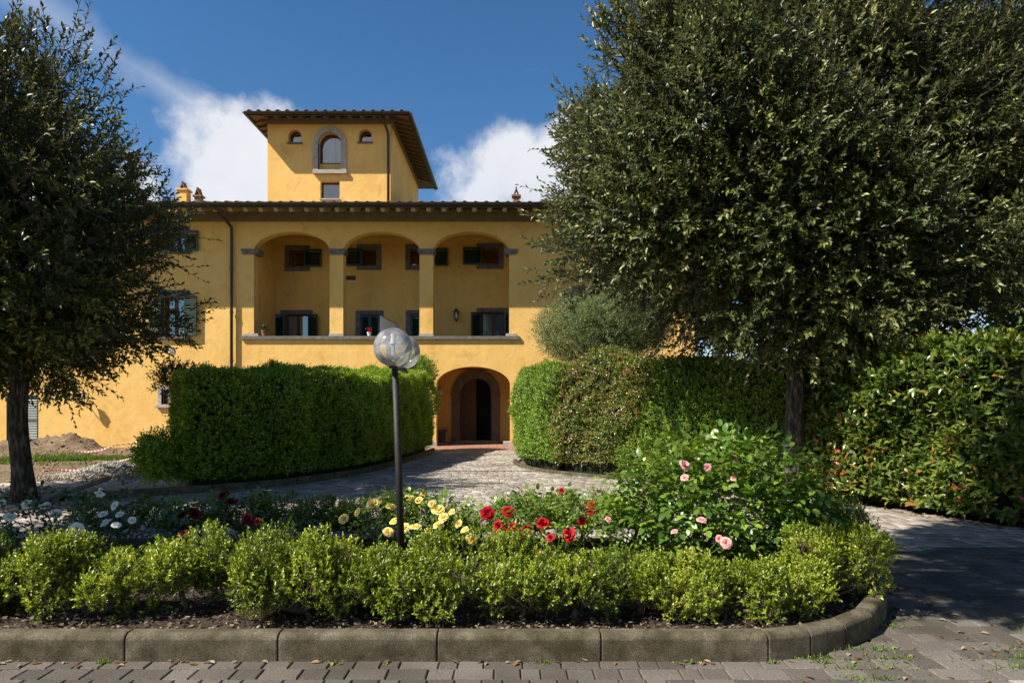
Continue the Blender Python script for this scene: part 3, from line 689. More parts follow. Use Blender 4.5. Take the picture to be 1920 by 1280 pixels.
def gutter(p0, p1, r, name='gutter'):
    p0, p1 = Vector(p0), Vector(p1); t = (p1-p0).normalized(); s = Vector((0, 0, 1)).cross(t); m = MB(); n = 10
    for q in (p0, p1):
        for rr in (r, r*.86):
            for i in range(n+1):
                w = PI+PI*i/n; m.v.append(tuple(q+s*rr*math.cos(w)+Vector((0, 0, rr*math.sin(w)))))
    k = n+1
    for i in range(n):
        m.f += [(i, i+1, 2*k+i+1, 2*k+i), (k+i, k+i+1, 3*k+i+1, 3*k+i)]
    m.f += [(0, k, 3*k, 2*k), (n, k+n, 3*k+n, 2*k+n)]
    return m.build(name, M['gutter'], villa)
gutter((XL-.3, GY-.07, GZ+.15), (XR+.5, GY-.07, GZ+.15), .105)
MB().box(XL-.3, XR+.5, GY-.015, GY+.03, GZ+.0, GZ+.2).build('fascia', M['gutter'], villa)
# cover tiles: the first course tile by tile, the rest of the slope as one
def tile_mesh(L=.46, r0=.10, r1=.078, n=8):
    m = MB()
    for y, r, dz in ((0, r0, .0), (L, r1, L*SL)):
        for rr in (r, r-.016):
            for i in range(n+1): w = PI*i/n; m.v.append((rr*math.cos(w), y, rr*.85*math.sin(w)+dz))
    k = n+1
    for i in range(n): m.f += [(i, i+1, 2*k+i+1, 2*k+i), (k+i, k+i+1, 3*k+i+1, 3*k+i), (i, i+1, k+i+1, k+i)]
    return m
te = tile_mesh(); tm_ = te.mesh('roof_tile', True); tm_.materials.append(M['tile'])
x = XL; cols = []
while x < XR+.4: cols.append(x); x += .385
for x in cols:
    o = bpy.data.objects.new('roof_tile', tm_); COL.objects.link(o); o.parent = roof
    o.location = Vector((x+random.uniform(-.015, .015), GY-.06+random.uniform(-.02, .03), zt(GY)+.055))-villa.location-roof.location; o.rotation_euler = (0, 0, random.gauss(0, .03))
far = MB()
for x in cols:
    y = GY+.34
    while y < 31:
        n = len(far.v); far.v += [(a+x, b+y, c+zt(y)+.05) for a, b, c in te.v]; far.f += [tuple(i+n for i in f) for f in te.f]; y += .42
    if x > -30: pass
tag(far.build('upper_roof_tiles', M['tile'], roof), kind='stuff')
fl = MB(); fl.v = [(XL-.3, GY-.05, zt(GY-.05)+.045), (XR+.5, GY-.05, zt(GY-.05)+.045), (XR+.5, 31.2, zt(31.2)+.05), (XL-.3, 31.2, zt(31.2)+.05)]; fl.f = [(0, 1, 2, 3)]
fl.build('pan_tiles', M['tile'], roof)
# downpipe
def pipe(pts, r, name='downpipe'): return MB().tube(pts, r, 10).build(name, M['gutter'], villa, True)
pxx = fx(436.5)
pipe([at(418, 398, GY), (fx(419), GY+.0, fz(404)), (fx(424), GY+.35, fz(408)), (pxx-.1, FY-.2, fz(420)), (pxx, FY-.13, fz(428)), (pxx, FY-.12, fz(450)), (pxx, FY-.12, .1)], .055)
for z in (6.6, 5.0, 3.2, 1.4): MB().lathe([(.06, -.03), (.072, -.03), (.072, .03), (.06, .03)], (pxx, FY-.12, z), 12).build('pipe_clip', M['gutter'], villa)
# tower
TL, TR_, TB = bx_(502), bx_(733), 36.4; TZ = bz(226)
twh = [arch(bx_(597), bx_(640), bz(320), bz(270), bz(248)), arch(bx_(541), bx_(565), bz(268), bz(256), bz(243.5)), arch(bx_(673), bx_(697), bz(267), bz(255), bz(242.5)), rect(bx_(601), bx_(637), bz(373), bz(340))]
slab('tower_front_wall', rect(TL, TR_, 8.5, TZ), twh, BY-.02, BY+.4, M['stucco'], villa)
tb = MB(); tb.box(TL, TL+.4, BY+.4, TB, 8.5, TZ); tb.box(TR_-.4, TR_, BY+.4, TB, 8.5, TZ); tb.box(TL, TR_, TB, TB+.3, 8.5, TZ); tb.build('tower_wall', M['stucco'], villa)
def arch_win(x0, x1, z0, zs, zc, y, gl=True):
    w = MB(); n = 14; c = (x0+x1)/2; a = (x1-x0)/2; fr = .05
    outer = [(x1, z0)]+[(c+a*math.cos(PI*i/n), zs+(zc-zs)*math.sin(PI*i/n)) for i in range(n+1)]+[(x0, z0)]
    b = a-fr; inner = [(x1-fr, z0+fr)]+[(c+b*math.cos(PI*i/n), zs+(zc-zs-fr)*math.sin(PI*i/n)) for i in range(n+1)]+[(x0+fr, z0+fr)]
    for j in range(len(outer)): q = (j+1) % len(outer); w.prism([outer[j], outer[q], inner[q], inner[j]], y, y+.05)
    win = w.build('window', M['frame'], villa)
    g = MB(); g.prism(inner, y+.02, y+.026); g.build('pane', M['glass'], win)
    MB().box(x0-.1, x1+.1, y+1.0, y+1.1, z0-.1, zc+.1).build('dark_room_backing', M['dark'], win)
    return win
w0 = arch_win(bx_(597), bx_(640), bz(304), bz(270), bz(248), BY+.26)
MB().box(bx_(597)-.01, bx_(640)+.01, BY+.24, BY+.33, bz(320)-.01, bz(304)).build('window_apron', M['stucco'], w0)
c = MB(); n = 30
for i in range(n+1):
    x = bx_(603)+(bx_(637)-bx_(603))*i/n; q = BY+.42+.03*math.sin(i*1.7); c.v += [(x, q, bz(304)), (x, q, bz(252))]
c.f = [(2*i, 2*i+2, 2*i+3, 2*i+1) for i in range(n) if i not in (18, 19)]; c.build('curtain', M['curtain'], w0, True)
for a, b, c0, c1, c2 in ((541, 565, 268, 256, 243.5), (673, 697, 267, 255, 242.5)):
    w = arch_win(bx_(a), bx_(b), bz(c0), bz(c1), bz(c2), BY+.26)
    MB().box(bx_(a-2.5), bx_(b+2.5), BY-.09, BY+.25, bz(c0)-.06, bz(c0)).build('sill', M['stone'], w)
window((bx_(601), bx_(637), bz(373), bz(340)), BY-.02, depth=.22, leaves=1, surround=0)
MB().box(bx_(600), bx_(638), BY-.09, BY+.1, bz(375.5), bz(373)).build('sill', M['palestone'], villa)
# stone frame of the big tower window
fo = [(bx_(650), bz(320))]+[((bx_(588)+bx_(650))/2+(bx_(650)-bx_(588))/2*math.cos(PI*i/16), bz(272)+(bz(240)-bz(272))*math.sin(PI*i/16)) for i in range(17)]+[(bx_(588), bz(320))]
fi = [(bx_(640), bz(320))]+[((bx_(597)+bx_(640))/2+(bx_(640)-bx_(597))/2*math.cos(PI*i/16), bz(270)+(bz(248)-bz(270))*math.sin(PI*i/16)) for i in range(17)]+[(bx_(597), bz(320))]
s = MB()
for j in range(len(fo)-1): s.prism([fo[j], fo[j+1], fi[j+1], fi[j]], BY-.10, BY+.12)
s.build('window_surround', M['palestone'], villa)
MB().box(bx_(588), bx_(651), BY-.15, BY+.25, bz(327), bz(320)).build('sill', M['palestone'], villa)
MB().box((bx_(588)+bx_(650))/2-.09, (bx_(588)+bx_(650))/2+.09, BY-.115, BY, bz(248), bz(239)).build('keystone', M['palestone'], villa)
# side window of the tower, seen edge on
sy = 34.6; MB().box(TR_-.3, TR_+.012, sy-.3, sy+.3, 10.8, 11.9).build('window', M['frame'], villa); MB().box(TR_, TR_+.07, sy-.38, sy+.38, 10.72, 10.8).build('sill', M['stone'], villa)
# tower eaves
EX0, EX1, EY0, EY1 = TL-.55, TR_+.84, BY-.82, TB+.9; EZ = bz(226)-.02; TS = .26
MB().box(TL-.03, TR_+.03, BY-.07, BY-.021, bz(234), TZ+.1).build('eave_band', M['darkwood'], villa)
MB().box(TR_+.001, TR_+.05, BY-.02, TB+.3, bz(234), TZ+.1).build('eave_band', M['darkwood'], villa)
cxm, cym = (EX0+EX1)/2, (EY0+EY1)/2
zE = EZ-.10; rise = (EX1-EX0)/2*TS+.05
t = MB(); ridge0, ridge1 = (cxm, EY0+(EX1-EX0)/2, zE+rise+.0), (cxm, EY1-(EX1-EX0)/2, zE+rise)
for dz in (.06, .12): t.v += [(EX0, EY0, zE+dz), (EX1, EY0, zE+dz), (EX1, EY1, zE+dz), (EX0, EY1, zE+dz), (ridge0[0], ridge0[1], ridge0[2]+dz), (ridge1[0], ridge1[1], ridge1[2]+dz)]
for q in (0, 6): t.f += [(q, q+1, q+4), (q+1, q+2, q+5, q+4), (q+2, q+3, q+5), (q+3, q, q+4, q+5)]
t.f += [(0, 1, 7, 6), (1, 2, 8, 7), (2, 3, 9, 8), (3, 0, 6, 9)]
M['towerwood'] = mat_noise('brown tower eave timber', [(.3, (.13, .09, .05)), (.7, (.24, .17, .095))], 6, .8, .2, 40)
troof = t.build('tower_roof', M['towerwood'], villa)
tt = MB(); x = EX0+.1
xs = []
while x < EX1: xs.append(x); x += .385
for x in xs:
    o = bpy.data.objects.new('roof_tile', tm_); COL.objects.link(o); o.parent = troof; o.location = Vector((x, EY0-.05, zE+.13))-villa.location-troof.location
y = EY0+.3
while y < EY1:
    o = bpy.data.objects.new('roof_tile', tm_); COL.objects.link(o); o.parent = troof; o.location = Vector((EX1+.05, y, zE+.13))-villa.location-troof.location; o.rotation_euler = (0, 0, PI/2); y += .385
tl = MB()
for r0 in range(1, 8):
    for x in xs:
        y = EY0+r0*.42; z = zE+.12+(r0*.42)*TS
        if abs(x-cxm) < (EX1-EX0)/2-r0*.42: n = len(tl.v); tl.v += [(a+x, b+y, c+z) for a, b, c in te.v]; tl.f += [tuple(i+n for i in f) for f in te.f]
tag(tl.build('upper_roof_tiles', M['tile'], troof), kind='stuff')
gutter((EX0-.08, EY0-.06, zE+.10), (EX1+.08, EY0-.06, zE+.10), .095); gutter((EX1+.06, EY0-.08, zE+.10), (EX1+.06, EY1, zE+.10), .095); gutter((EX0-.06, EY1, zE+.10), (EX0-.06, EY0-.08, zE+.10), .095)
for a in ((EX0-.02, EX1+.02, EY0-.01, EY0+.03), (EX1-.03, EX1+.01, EY0+.03, EY1), (EX0-.01, EX0+.03, EY0+.03, EY1)): MB().box(*a, zE-.03, zE+.12).build('fascia', M['gutter'], villa)
rb = MB().box(-.045, .045, -.8, .02, -.11, 0).mesh('rafter'); rb.materials.append(M['towerwood'])
x = TL+.05
while x < TR_+.1:
    o = bpy.data.objects.new('rafter', rb); COL.objects.link(o); o.parent = villa; o.location = Vector((x, BY-.02, zE+.055+.8*TS))-villa.location; o.rotation_euler = (math.atan(TS), 0, 0); x += .5
y = BY
while y < TB:
    o = bpy.data.objects.new('rafter', rb); COL.objects.link(o); o.parent = villa; o.location = Vector((TR_+.01, y, zE+.055+.8*TS))-villa.location; o.rotation_euler = (math.atan(TS), 0, PI/2); y += .5
y = BY
while y < TB:
    o = bpy.data.objects.new('rafter', rb); COL.objects.link(o); o.parent = villa; o.location = Vector((TL-.01, y, zE+.055+.54*TS))-villa.location; o.scale = (1, .65, 1); o.rotation_euler = (math.atan(TS), 0, -PI/2); y += .5
px_ = bx_(729)
pipe([(px_-.25, EY0-.02, zE), (px_-.1, EY0+.2, zE-.15), (px_, BY-.14, zE-.45), (px_, BY-.12, zE-.8), (px_, BY-.12, 9.7)], .055)
# chimneys on the main roof
def chimney(px, Y, w, h, n):
    m = MB(); x = (px-960)/FPX*Y; z = zt(Y)-.1
    m.box(x-w/2, x+w/2, Y-w/2, Y+w/2, z, z+h); m.box(x-w/2-.05, x+w/2+.05, Y-w/2-.05, Y+w/2+.05, z+h, z+h+.06)
    ch = m.build('chimney', M['stucco'] if n == 0 else M['tile'], roof)
    c = MB()
    for s in (-1, 1): c.box(-.015, .015, -.16, .16, 0, .3, Matrix.Translation((x+s*.09, Y, z+h+.06)) @ Matrix.Rotation(s*-.35, 4, 'Y'))
    c.build('chimney_cap', M['tile'], roof)
chimney(345, 26.2, .36, .62, 0); chimney(373, 25.6, .24, .38, 1); chimney(968, 25.2, .24, .38, 1)

# wall lanterns and small things on the house
def lantern(loc, arm, name, label, s=1.0):
    r = empty(name, loc); tag(r, label, 'lantern'); L = Vector(loc)
    m = MB(); p = L+Vector((0, -arm, 0))
    m.lathe([(.0, .0), (.05*s, .0), (.05*s, .02)], L+Vector((0, -.02, -.16*s)), 10); m.tube([L+Vector((0, 0, -.16*s)), L+Vector((0, -arm*.5, -.24*s)), p+Vector((0, 0, -.2*s))], .014*s, 6); m.build('arm', M['iron'], r)
    f = MB()
    for i in range(6):
        w = 2*PI*i/6; a = Vector((math.cos(w), math.sin(w), 0)); f.tube([p+a*.055*s+Vector((0, 0, -.18*s)), p+a*.09*s+Vector((0, 0, .08*s))], .007*s, 4)
    f.lathe([(.11*s, .08*s), (.03*s, .17*s), (.03*s, .19*s), (.0, .22*s)], p, 6); f.lathe([(.0, -.2*s), (.06*s, -.2*s), (.06*s, -.17*s)], p, 6); f.build('cage', M['iron'], r)
    g = MB(); g.lathe([(.05*s, -.17*s), (.083*s, .08*s)], p, 6); g.build('glass', M['glass'], r)
lantern(at(165, 747, FY), .32, 'wall_lantern', 'small black iron lantern on bracket, on sunlit ochre wall beside louvred door', 1.15)
lantern(at(856, 590, BY), .2, 'wall_lantern', 'black iron lantern on the back wall of the loggia', 1.2)
r = empty('globe_wall_light', at(820, 735, BY-.2)); tag(r, 'round pale wall light inside the entrance portico', 'lamp')
m = MB(); p = at(826, 735, BY-.3); m.lathe([(.14*math.sin(t), -.14*math.cos(t)) for t in [PI*i/12 for i in range(13)]], p, 20); m.build('globe', mat_plain('opal globe', (.75, .62, .55), .3), r, True)
MB().tube([p+Vector((-.02, .1, .1)), p+Vector((-.05, .3, .12))], .025, 8).build('bracket', M['iron'], r)
r = empty('stone_bench', (-3.1, BY-.35, 0)); tag(r, 'grey stone bench against the portico back wall beside the door', 'bench')
MB().box(-3.5, -2.72, BY-.45, BY-.02, .42, .52).build('seat', M['stone'], r)
for x in (-3.4, -2.9):
    m = MB(); m.prism([(x-.0, .0), (x+.12, .0), (x+.15, .42), (x-.05, .42)], BY-.4, BY-.08); m.build('leg', M['stone'], r)
def pot(loc, s, c, label):
    r = empty('flower_pot', loc); tag(r, label, 'flower pot')
    MB().lathe([(0, 0), (.07*s, 0), (.1*s, .17*s), (.11*s, .17*s), (.11*s, .2*s), (.09*s, .2*s), (.085*s, .16*s), (0, .16*s)], loc, 14).build('pot', c, r)
    n = 60; P = np.array(loc)+np.stack([rng.normal(0, .05*s, n), rng.normal(0, .05*s, n), rng.uniform(.18*s, .4*s, n)], 1)
    link('plant', leaf_mesh('p', P, rdirs(n), rdirs(n), .07*s, .05*s, rng.uniform(0, 1, n)), M['red'] if c == M['white'] else M['rosedark'], r)
pot(Vector((fx(691), FY+.12, 4.12)), .8, M['white'], 'white pot with red flowers on the loggia parapet')
pot(Vector((fx(493), FY+.15, 4.12)), 1.15, M['tile'], 'brown pot on the loggia parapet beside the corner pillar')
r = empty('folded_drying_rack', (fx(722), FY+.3, 4.12)); tag(r, 'white sheet over a folded drying rack behind loggia parapet', 'drying rack')
m = MB(); a = Vector((fx(709), FY+.25, 0)); b = Vector((fx(737), FY+1.3, 0)); m.v = [(a.x, a.y, 3.9), (b.x, b.y, 3.9), (b.x, b.y, 4.62), (a.x, a.y, 4.92), (a.x+.04, a.y, 3.9), (b.x+.04, b.y, 3.9), (b.x+.04, b.y, 4.62), (a.x+.04, a.y, 4.92)]
m.f = [(0, 1, 2, 3), (4, 5, 6, 7), (0, 1, 5, 4), (1, 2, 6, 5), (2, 3, 7, 6), (3, 0, 4, 7)]; m.build('sheet', M['curtain'], r)
m = MB(); m.tube([(a.x, a.y, 3.12), (a.x, a.y, 4.95)], .02, 6).tube([(b.x, b.y, 3.12), (b.x, b.y, 4.65)], .02, 6).tube([(a.x, a.y, 4.95), (b.x, b.y, 4.65)], .02, 6); m.build('frame', M['iron'], r)

# ------------------------------------------------------------------ building site at the left
def terrain(name, x0, x1, y0, y1, f, mat, res=.12, **kw):
    X, Y = np.meshgrid(np.arange(x0, x1+res, res), np.arange(y0, y1+res, res)); P = np.stack([X.ravel(), Y.ravel(), np.zeros(X.size)], 1)
    P[:, 2] = f(P); i = np.arange(X.size).reshape(X.shape); F = np.stack([i[:-1, :-1], i[:-1, 1:], i[1:, 1:], i[1:, :-1]], -1).reshape(-1, 4)
    return link(name, npmesh(name, P, F, smooth=True), mat)
nz1, nz2, nz3 = Noise3(1.3, seed=5), Noise3(5, seed=6), Noise3(14, seed=8)
def dirt_h(P):
    x, y = P[:, 0], P[:, 1]
    h = .03*nz1(P)+.025*nz2(P)+.02*nz3(P)
    for cx, cy, sx, sy, a in ((-14.6, 22.6, 1.0, .7, .46), (-16.3, 22.3, 1.2, .8, .36), (-18.5, 21, 1.6, 1.2, .3), (-13.6, 20.5, .8, .6, .12), (-12.5, 16.3, 1.5, .7, .1)):
        h += a*np.exp(-((x-cx)/sx)**2-((y-cy)/sy)**2)*(1+.25*nz2(P)+.2*nz3(P))
    e = np.clip(np.minimum((x+7.9)/-.5, np.minimum((y-12.9)/.5, (25.2-y)/.4)), 0, 1)
    return -.05+(h+.05)*e
tag(terrain('bare_earth', -23, -7.4, 12.6, 25.5, dirt_h, M['dirt'], .09), kind='structure')
MB().box(-12.5, -7, 24.3, FY-.001, -.1, .06).build('wall_footing_path', M['slabconc']); tag(bpy.data.objects['wall_footing_path'], kind='structure')
pp = MB(); pp.v = [(x, y, .012) for x, y in ((-12, 11.4), (-6.4, 11.9), (-6.2, 14.6), (-7.6, 14.9), (-12, 12.9))]; pp.f = [(0, 1, 2, 3, 4)]; tag(pp.build('concrete_path', M['slabconc']), kind='structure')
# white gravel heap
n = 3500; c = gnd(212, 893); P = np.stack([c.x+rng.normal(0, .55, n), c.y+rng.normal(0, .38, n), np.zeros(n)], 1)
d2 = ((P[:, 0]-c.x)/.75)**2+((P[:, 1]-c.y)/.5)**2; P[:, 2] = .30*np.exp(-d2)*rng.uniform(.75, 1.05, n)+.02
def stones(name, P, s):
    n = len(P); o = np.array([[1, 0, 0], [0, 1, 0], [-1, 0, 0], [0, -1, 0], [0, 0, 1], [0, 0, -1]], float)
    V = P[:, None]+(o[None]*rng.uniform(.6, 1.2, (n, 6, 1))+rng.normal(0, .2, (n, 6, 3)))*s[:, None, None]
    F = np.array([[0, 1, 4], [1, 2, 4], [2, 3, 4], [3, 0, 4], [1, 0, 5], [2, 1, 5], [3, 2, 5], [0, 3, 5]])
    return npmesh(name, V.reshape(-1, 3), (np.arange(n)[:, None, None]*6+F[None]).reshape(-1, 3))
gm = mat_plain('white gravel', (.34, .315, .27), .9)
tag(link('gravel_heap', stones('gravel', P, rng.uniform(.012, .034, n)), gm), 'heap of white gravel on bare earth left of the hedge', 'gravel heap', kind='stuff')
n = 1200; q = gnd(15, 925); P = np.stack([q.x+rng.normal(0, .8, n), q.y+rng.normal(0, .4, n), rng.uniform(.0, .05, n)], 1)
tag(link('gravel_patch', stones('gravel2', P, rng.uniform(.01, .025, n)), gm), 'scattered pale gravel at the foot of the left oak', 'gravel', kind='stuff')
n = 1500; P = np.stack([rng.uniform(-20, -8, n), rng.uniform(13.5, 24, n), np.zeros(n)], 1); P[:, 2] = dirt_h(P)
tag(link('earth_clods', stones('clods', P, rng.uniform(.015, .07, n)), M['dirt']), 'clods and pebbles strewn over the bare earth', 'clods', kind='stuff')
n = 9000; P = np.stack([rng.normal(-12.6, 1.1, n), rng.normal(18.9, .6, n), np.zeros(n)], 1); P = P[Noise3(2.2, seed=9)(P) > -.25]; P[:, 2] = dirt_h(P); n = len(P)
D = rdirs(n)*.5+np.array([0, 0, 1]); tag(link('grass_patch', leaf_mesh('g', P, D, rdirs(n), rng.uniform(.06, .16, n), .014, rng.uniform(0, 1, n)), M['grass']), 'patch of bright green grass in front of the earth mounds', 'grass', kind='stuff')
# grey conduit and red-and-white tapes
MB().tube([gnd(60, 948)+Vector((0, 0, .05)), gnd(110, 935)+Vector((0, 0, .06)), gnd(150, 925)+Vector((0, 0, .1)), gnd(205, 915)+Vector((0, 0, .2))], .045, 10).build('conduit_pipe', mat_plain('grey conduit', (.2, .2, .21), .5), None, True)
tag(bpy.data.objects['conduit_pipe'], 'bent grey plastic conduit lying beside the concrete path', 'pipe')
def mat_tape():
    m, N, L, B = nodes('barrier tape'); a = N.new('ShaderNodeAttribute'); a.attribute_name = 'rnd'; r = ramp(N, [(0, (.55, .04, .03)), (.5, (.75, .73, .70))]); r.color_ramp.interpolation = 'CONSTANT'
    L.new(a.outputs['Fac'], r.inputs[0]); L.new(r.outputs[0], B.inputs['Base Color']); B.inputs['Roughness'].default_value = .5; return m
M['tape'] = mat_tape()
def tape(pts, sag, label):
    P = []; 
    for a, b in zip(pts, pts[1:]):
        for i in range(24): t = i/24; q = a.lerp(b, t); q = q+Vector((0, 0, -sag*4*t*(1-t))); P.append(q)
    V = []; F = []; R = []
    for i in range(len(P)-1):
        w = math.sin(i*.23)*.9; u = Vector((0, math.sin(w), math.cos(w)))*.02; e = Vector((0, .002, 0))
        n = len(V); sk = (P[i+1]-P[i])*.25
        V += [P[i]-u-sk*0, P[i+1]-u, P[i+1]+u, P[i]+u]; F.append((n, n+1, n+2, n+3)); R += [(i % 2)*.9]*4
    o = link('barrier_tape', npmesh('tape', np.array([tuple(v) for v in V]), np.array(F), np.array(R)), M['tape'])
    tag(o, label, 'barrier tape')
    mm = o.modifiers.new('s', 'SOLIDIFY'); mm.thickness = .002
tape([at(338, 803, 19.5), at(215, 834, 20.5), at(140, 845, 21.5), at(40, 862, 21)], .1, 'red and white tape slanting from the sapling past the earth mounds')
tape([at(305, 838, 17), at(265, 852, 17), at(205, 867, 17.5)], .03, 'short red and white tape end trailing to the grass patch')
tape([at(275, 868, 15.5), at(190, 872, 16), at(100, 880, 16), at(-20, 884, 16)], .06, 'slack red and white tape lying behind the gravel heap')
tape([at(280, 890, 14), at(180, 918, 13), at(60, 916, 13), at(-20, 918, 13)], .03, 'red and white tape low over the pale concrete path')

# ------------------------------------------------------------------ hedges
def hedge(name, path, thick, hfun, nleaf, lf, wd, mat, label, cat_='hedge', seed=1, rough=.12, shoot_n=5, ends=(True, True), kerb=True, hmin=.1):
    """path: base of the visible face; the hedge lies on its left"""
    P = np.array([tuple(p) for p in path]); T = unit(np.gradient(P, axis=0)); Nn = np.stack([T[:, 1], -T[:, 0], np.zeros(len(P))], 1)  # outward, to the right of travel
    seg = np.r_[0, np.cumsum(np.linalg.norm(np.diff(P, axis=0), axis=1))]; Lt = seg[-1]
    root = empty(name, tuple(P[len(P)//2])); tag(root, label, cat_)
    def ev(s): return np.stack([np.interp(s, seg, P[:, k]) for k in range(3)], 1), unit(np.stack([np.interp(s, seg, Nn[:, k]) for k in range(3)], 1))
    n = nleaf//shoot_n
    hs = np.array([hfun(u) for u in np.linspace(0, 1, 50)]); H = lambda s: np.interp(s/Lt, np.linspace(0, 1, 50), hs)
    # sample front, top and the two ends by area
    Hm = hs.mean(); A = np.array([Lt*Hm, Lt*thick*.9, thick*Hm*.9 if ends[0] else 0, thick*Hm*.9 if ends[1] else 0]); ns = (n*A/A.sum()).astype(int)
    s1 = rng.uniform(0, Lt, ns[0]); p, o = ev(s1); z = rng.uniform(hmin, 1, ns[0])*H(s1); B1 = p.copy(); B1[:, 2] = z; N1 = o+np.array([0, 0, .15])
    rr = np.clip((z/H(s1)-.80)/.20, 0, 1)**2*.2; B1 -= o*rr[:, None]; N1[:, 2] += rr*4
    s2 = rng.uniform(0, Lt, ns[1]); p, o = ev(s2); u = rng.uniform(.05, 1, ns[1]); B2 = p-o*(u*thick)[:, None]; B2[:, 2] = H(s2); N2 = np.tile([0, 0, 1.], (ns[1], 1))
    Bs, Ns = [B1, B2], [N1, N2]
    for e, s0, sg in ((2, 0, -1), (3, Lt, 1)):
        if ns[e] <= 0: continue
        p, o = ev(np.full(ns[e], s0)); u = rng.uniform(0, 1, ns[e]); t = np.stack([-o[:, 1], o[:, 0], o[:, 2]*0], 1)
        B = p-o*(u*thick)[:, None]; B[:, 2] = rng.uniform(hmin, 1, ns[e])*H(np.full(ns[e], s0)); Bs.append(B); Ns.append(t*sg+np.array([0, 0, .15]))
    B = np.concatenate(Bs); N_ = unit(np.concatenate(Ns))
    dsp = rough*Noise3(2.3, seed=seed)(B)+rough*.6*Noise3(7, seed=seed+1)(B)-rng.exponential(.05, len(B))
    B = B+N_*dsp[:, None]; B[:, 2] = np.maximum(B[:, 2], .03)
    d = N_*.8+np.array([0, 0, .45])+rng.normal(size=B.shape)*.45
    tall = rng.uniform(size=len(B)) < .05
    ln = rng.uniform(.06, .13, len(B))*np.where(tall, 2.2, 1)*(lf/.045)**.5
    a = shoots(B-unit(d)*ln[:, None]*.4, d, ln, shoot_n, lf, wd, rnd_tip=.35, bias=.16*Noise3(1.6, seed=seed+5)(B)+.1*Noise3(5, seed=seed+6)(B))
    fine = lf > .06
    link('foliage', leaf_mesh('foliage', *a, fine=fine), mat, root)
    # solid core for the twiggy inside, its shade painted near-black, blocks see-through
    m = MB(); ins = .2; k = 24
    for i in range(k+1):
        s = np.array([min(max(Lt*i/k, ins), Lt-ins)]); p, o = ev(s); p = p[0]; o = o[0]; h = float(H(s)[0])-.07
        for uu, zz in ((ins, .05), (ins, h-.2), (ins+.16, h), (thick-.1, h), (thick-.1, .05)): q = p-o*uu; m.v.append((q[0], q[1], zz))
    for i in range(k):
        for j in range(5): m.f.append((i*5+j, i*5+(j+1) % 5, i*5+5+(j+1) % 5, i*5+5+j))
    m.f += [(0, 1, 2, 3, 4), tuple(k*5+j for j in range(5))]
    m.build('twigs', M['core'], root)
    return root
hedge('clipped_hedge', LHs[10:], 1.7, lambda u: 2.15+.35*u+.04*math.sin(u*23), 150000, .058, .032, M['hedge'], 'long dark green clipped hedge in front of the ochre facade, left of the drive', seed=11, rough=.17)
RH1 = [p for p in RHs if p.y > 15.6]; RH2 = [p for p in RHs if p.y <= 15.9 and p.x < 2.9]; RH3 = [p for p in RHs if p.x > 2.2]
hedge('clipped_hedge', RH1, 1.8, lambda u: 2.42+.1*math.sin(u*9), 90000, .05, .026, M['privet'], 'bright green rounded hedge beside the portico, right of the drive', seed=21, rough=.15)
hedge('photinia_bush', RH2, 1.5, lambda u: 2.35+.35*math.sin(PI*u), 26000, .075, .03, M['redtip'], 'bronze-leaved photinia bush between two bright green hedges', 'bush', seed=31, rough=.16)
hedge('clipped_hedge', RH3, 1.6, lambda u: 2.45+.08*math.sin(u*7), 66000, .055, .026, M['privet'], 'bright green hedge behind the pink rose and the oak trunk', seed=41, rough=.10)
hedge('photinia_hedge', PHs, 1.6, lambda u: 2.4+.12*math.sin(u*9)+.25*u, 26000, .145, .06, M['photinia'], 'photinia hedge with orange and red young leaves along the shaded drive', seed=51, rough=.2, shoot_n=6, hmin=.04)
# clipped bush at the end of the left hedge and low edging under both hedges
def edging(name, path, off, h, label):
    root = empty(name, tuple(path[0])); tag(root, label, 'kerb')
    P = [Vector(p) for p in path]; acc = 0; last = 0
    idx = list(range(0, len(P), 3))
    if idx[-1] != len(P)-1: idx.append(len(P)-1)
    for a, b in zip(idx, idx[1:]):
        t = (P[b]-P[a]).normalized(); o = Vector((t.y, -t.x, 0)); L = (P[b]-P[a]).length
        X = Matrix(((t.x, o.x, 0, P[a].x), (t.y, o.y, 0, P[a].y), (0, 0, 1, 0), (0, 0, 0, 1)))
        bevel(MB().box(.004, L-.004, off, off+.1, -.05, h, X).build('kerb_stone', M['concrete'], root), .01)
edging('hedge_kerb', LHs[3:], .0, .13, 'low stone kerb along the foot of the dark clipped hedge')
edging('hedge_kerb', RHs[8:], -.02, .07, 'low stone edging under the bright green hedges right of the drive')

def blob_shrub(name, c, rad, nshoot, lf, wd, mat, label, cat_, sl=.12, nl=7, seed=3, lobes=9, trunk=None, tip=.4, fine=False, core=True, group=None, droop=0, up=.4):
    c = np.array(c); rad = np.array(rad); r = np.random.default_rng(seed)
    root = empty(name, (c[0], c[1], .0 if trunk is None else trunk)); tag(root, label, cat_, group)
    L0 = unit(r.normal(size=(lobes, 3))); L0[:, 2] = np.abs(L0[:, 2])*.9-.25; lc = c+L0*rad*.5; lr = r.uniform(.42, .66, lobes)
    k = r.integers(0, lobes, nshoot); d = unit(r.normal(size=(nshoot, 3))); 
    B = lc[k]+d*rad*lr[k][:, None]*(r.uniform(.35, 1, nshoot)**.4)[:, None]
    out = unit((B-c)/rad); keep = (np.einsum('ij,ij->i', d, out) > -.15); B = B[keep]; out = out[keep]; B[:, 2] = np.maximum(B[:, 2], c[2]-rad[2]*.98)
    dr = out*.7+np.array([0, 0, up])+r.normal(size=B.shape)*.4
    a = shoots(B, dr, rng.uniform(.6, 1.3, len(B))*sl, nl, lf, wd, rnd_tip=tip, droop=droop)
    link('foliage', leaf_mesh('foliage', *a, fine=fine), mat, root)
    return root, lc, lr
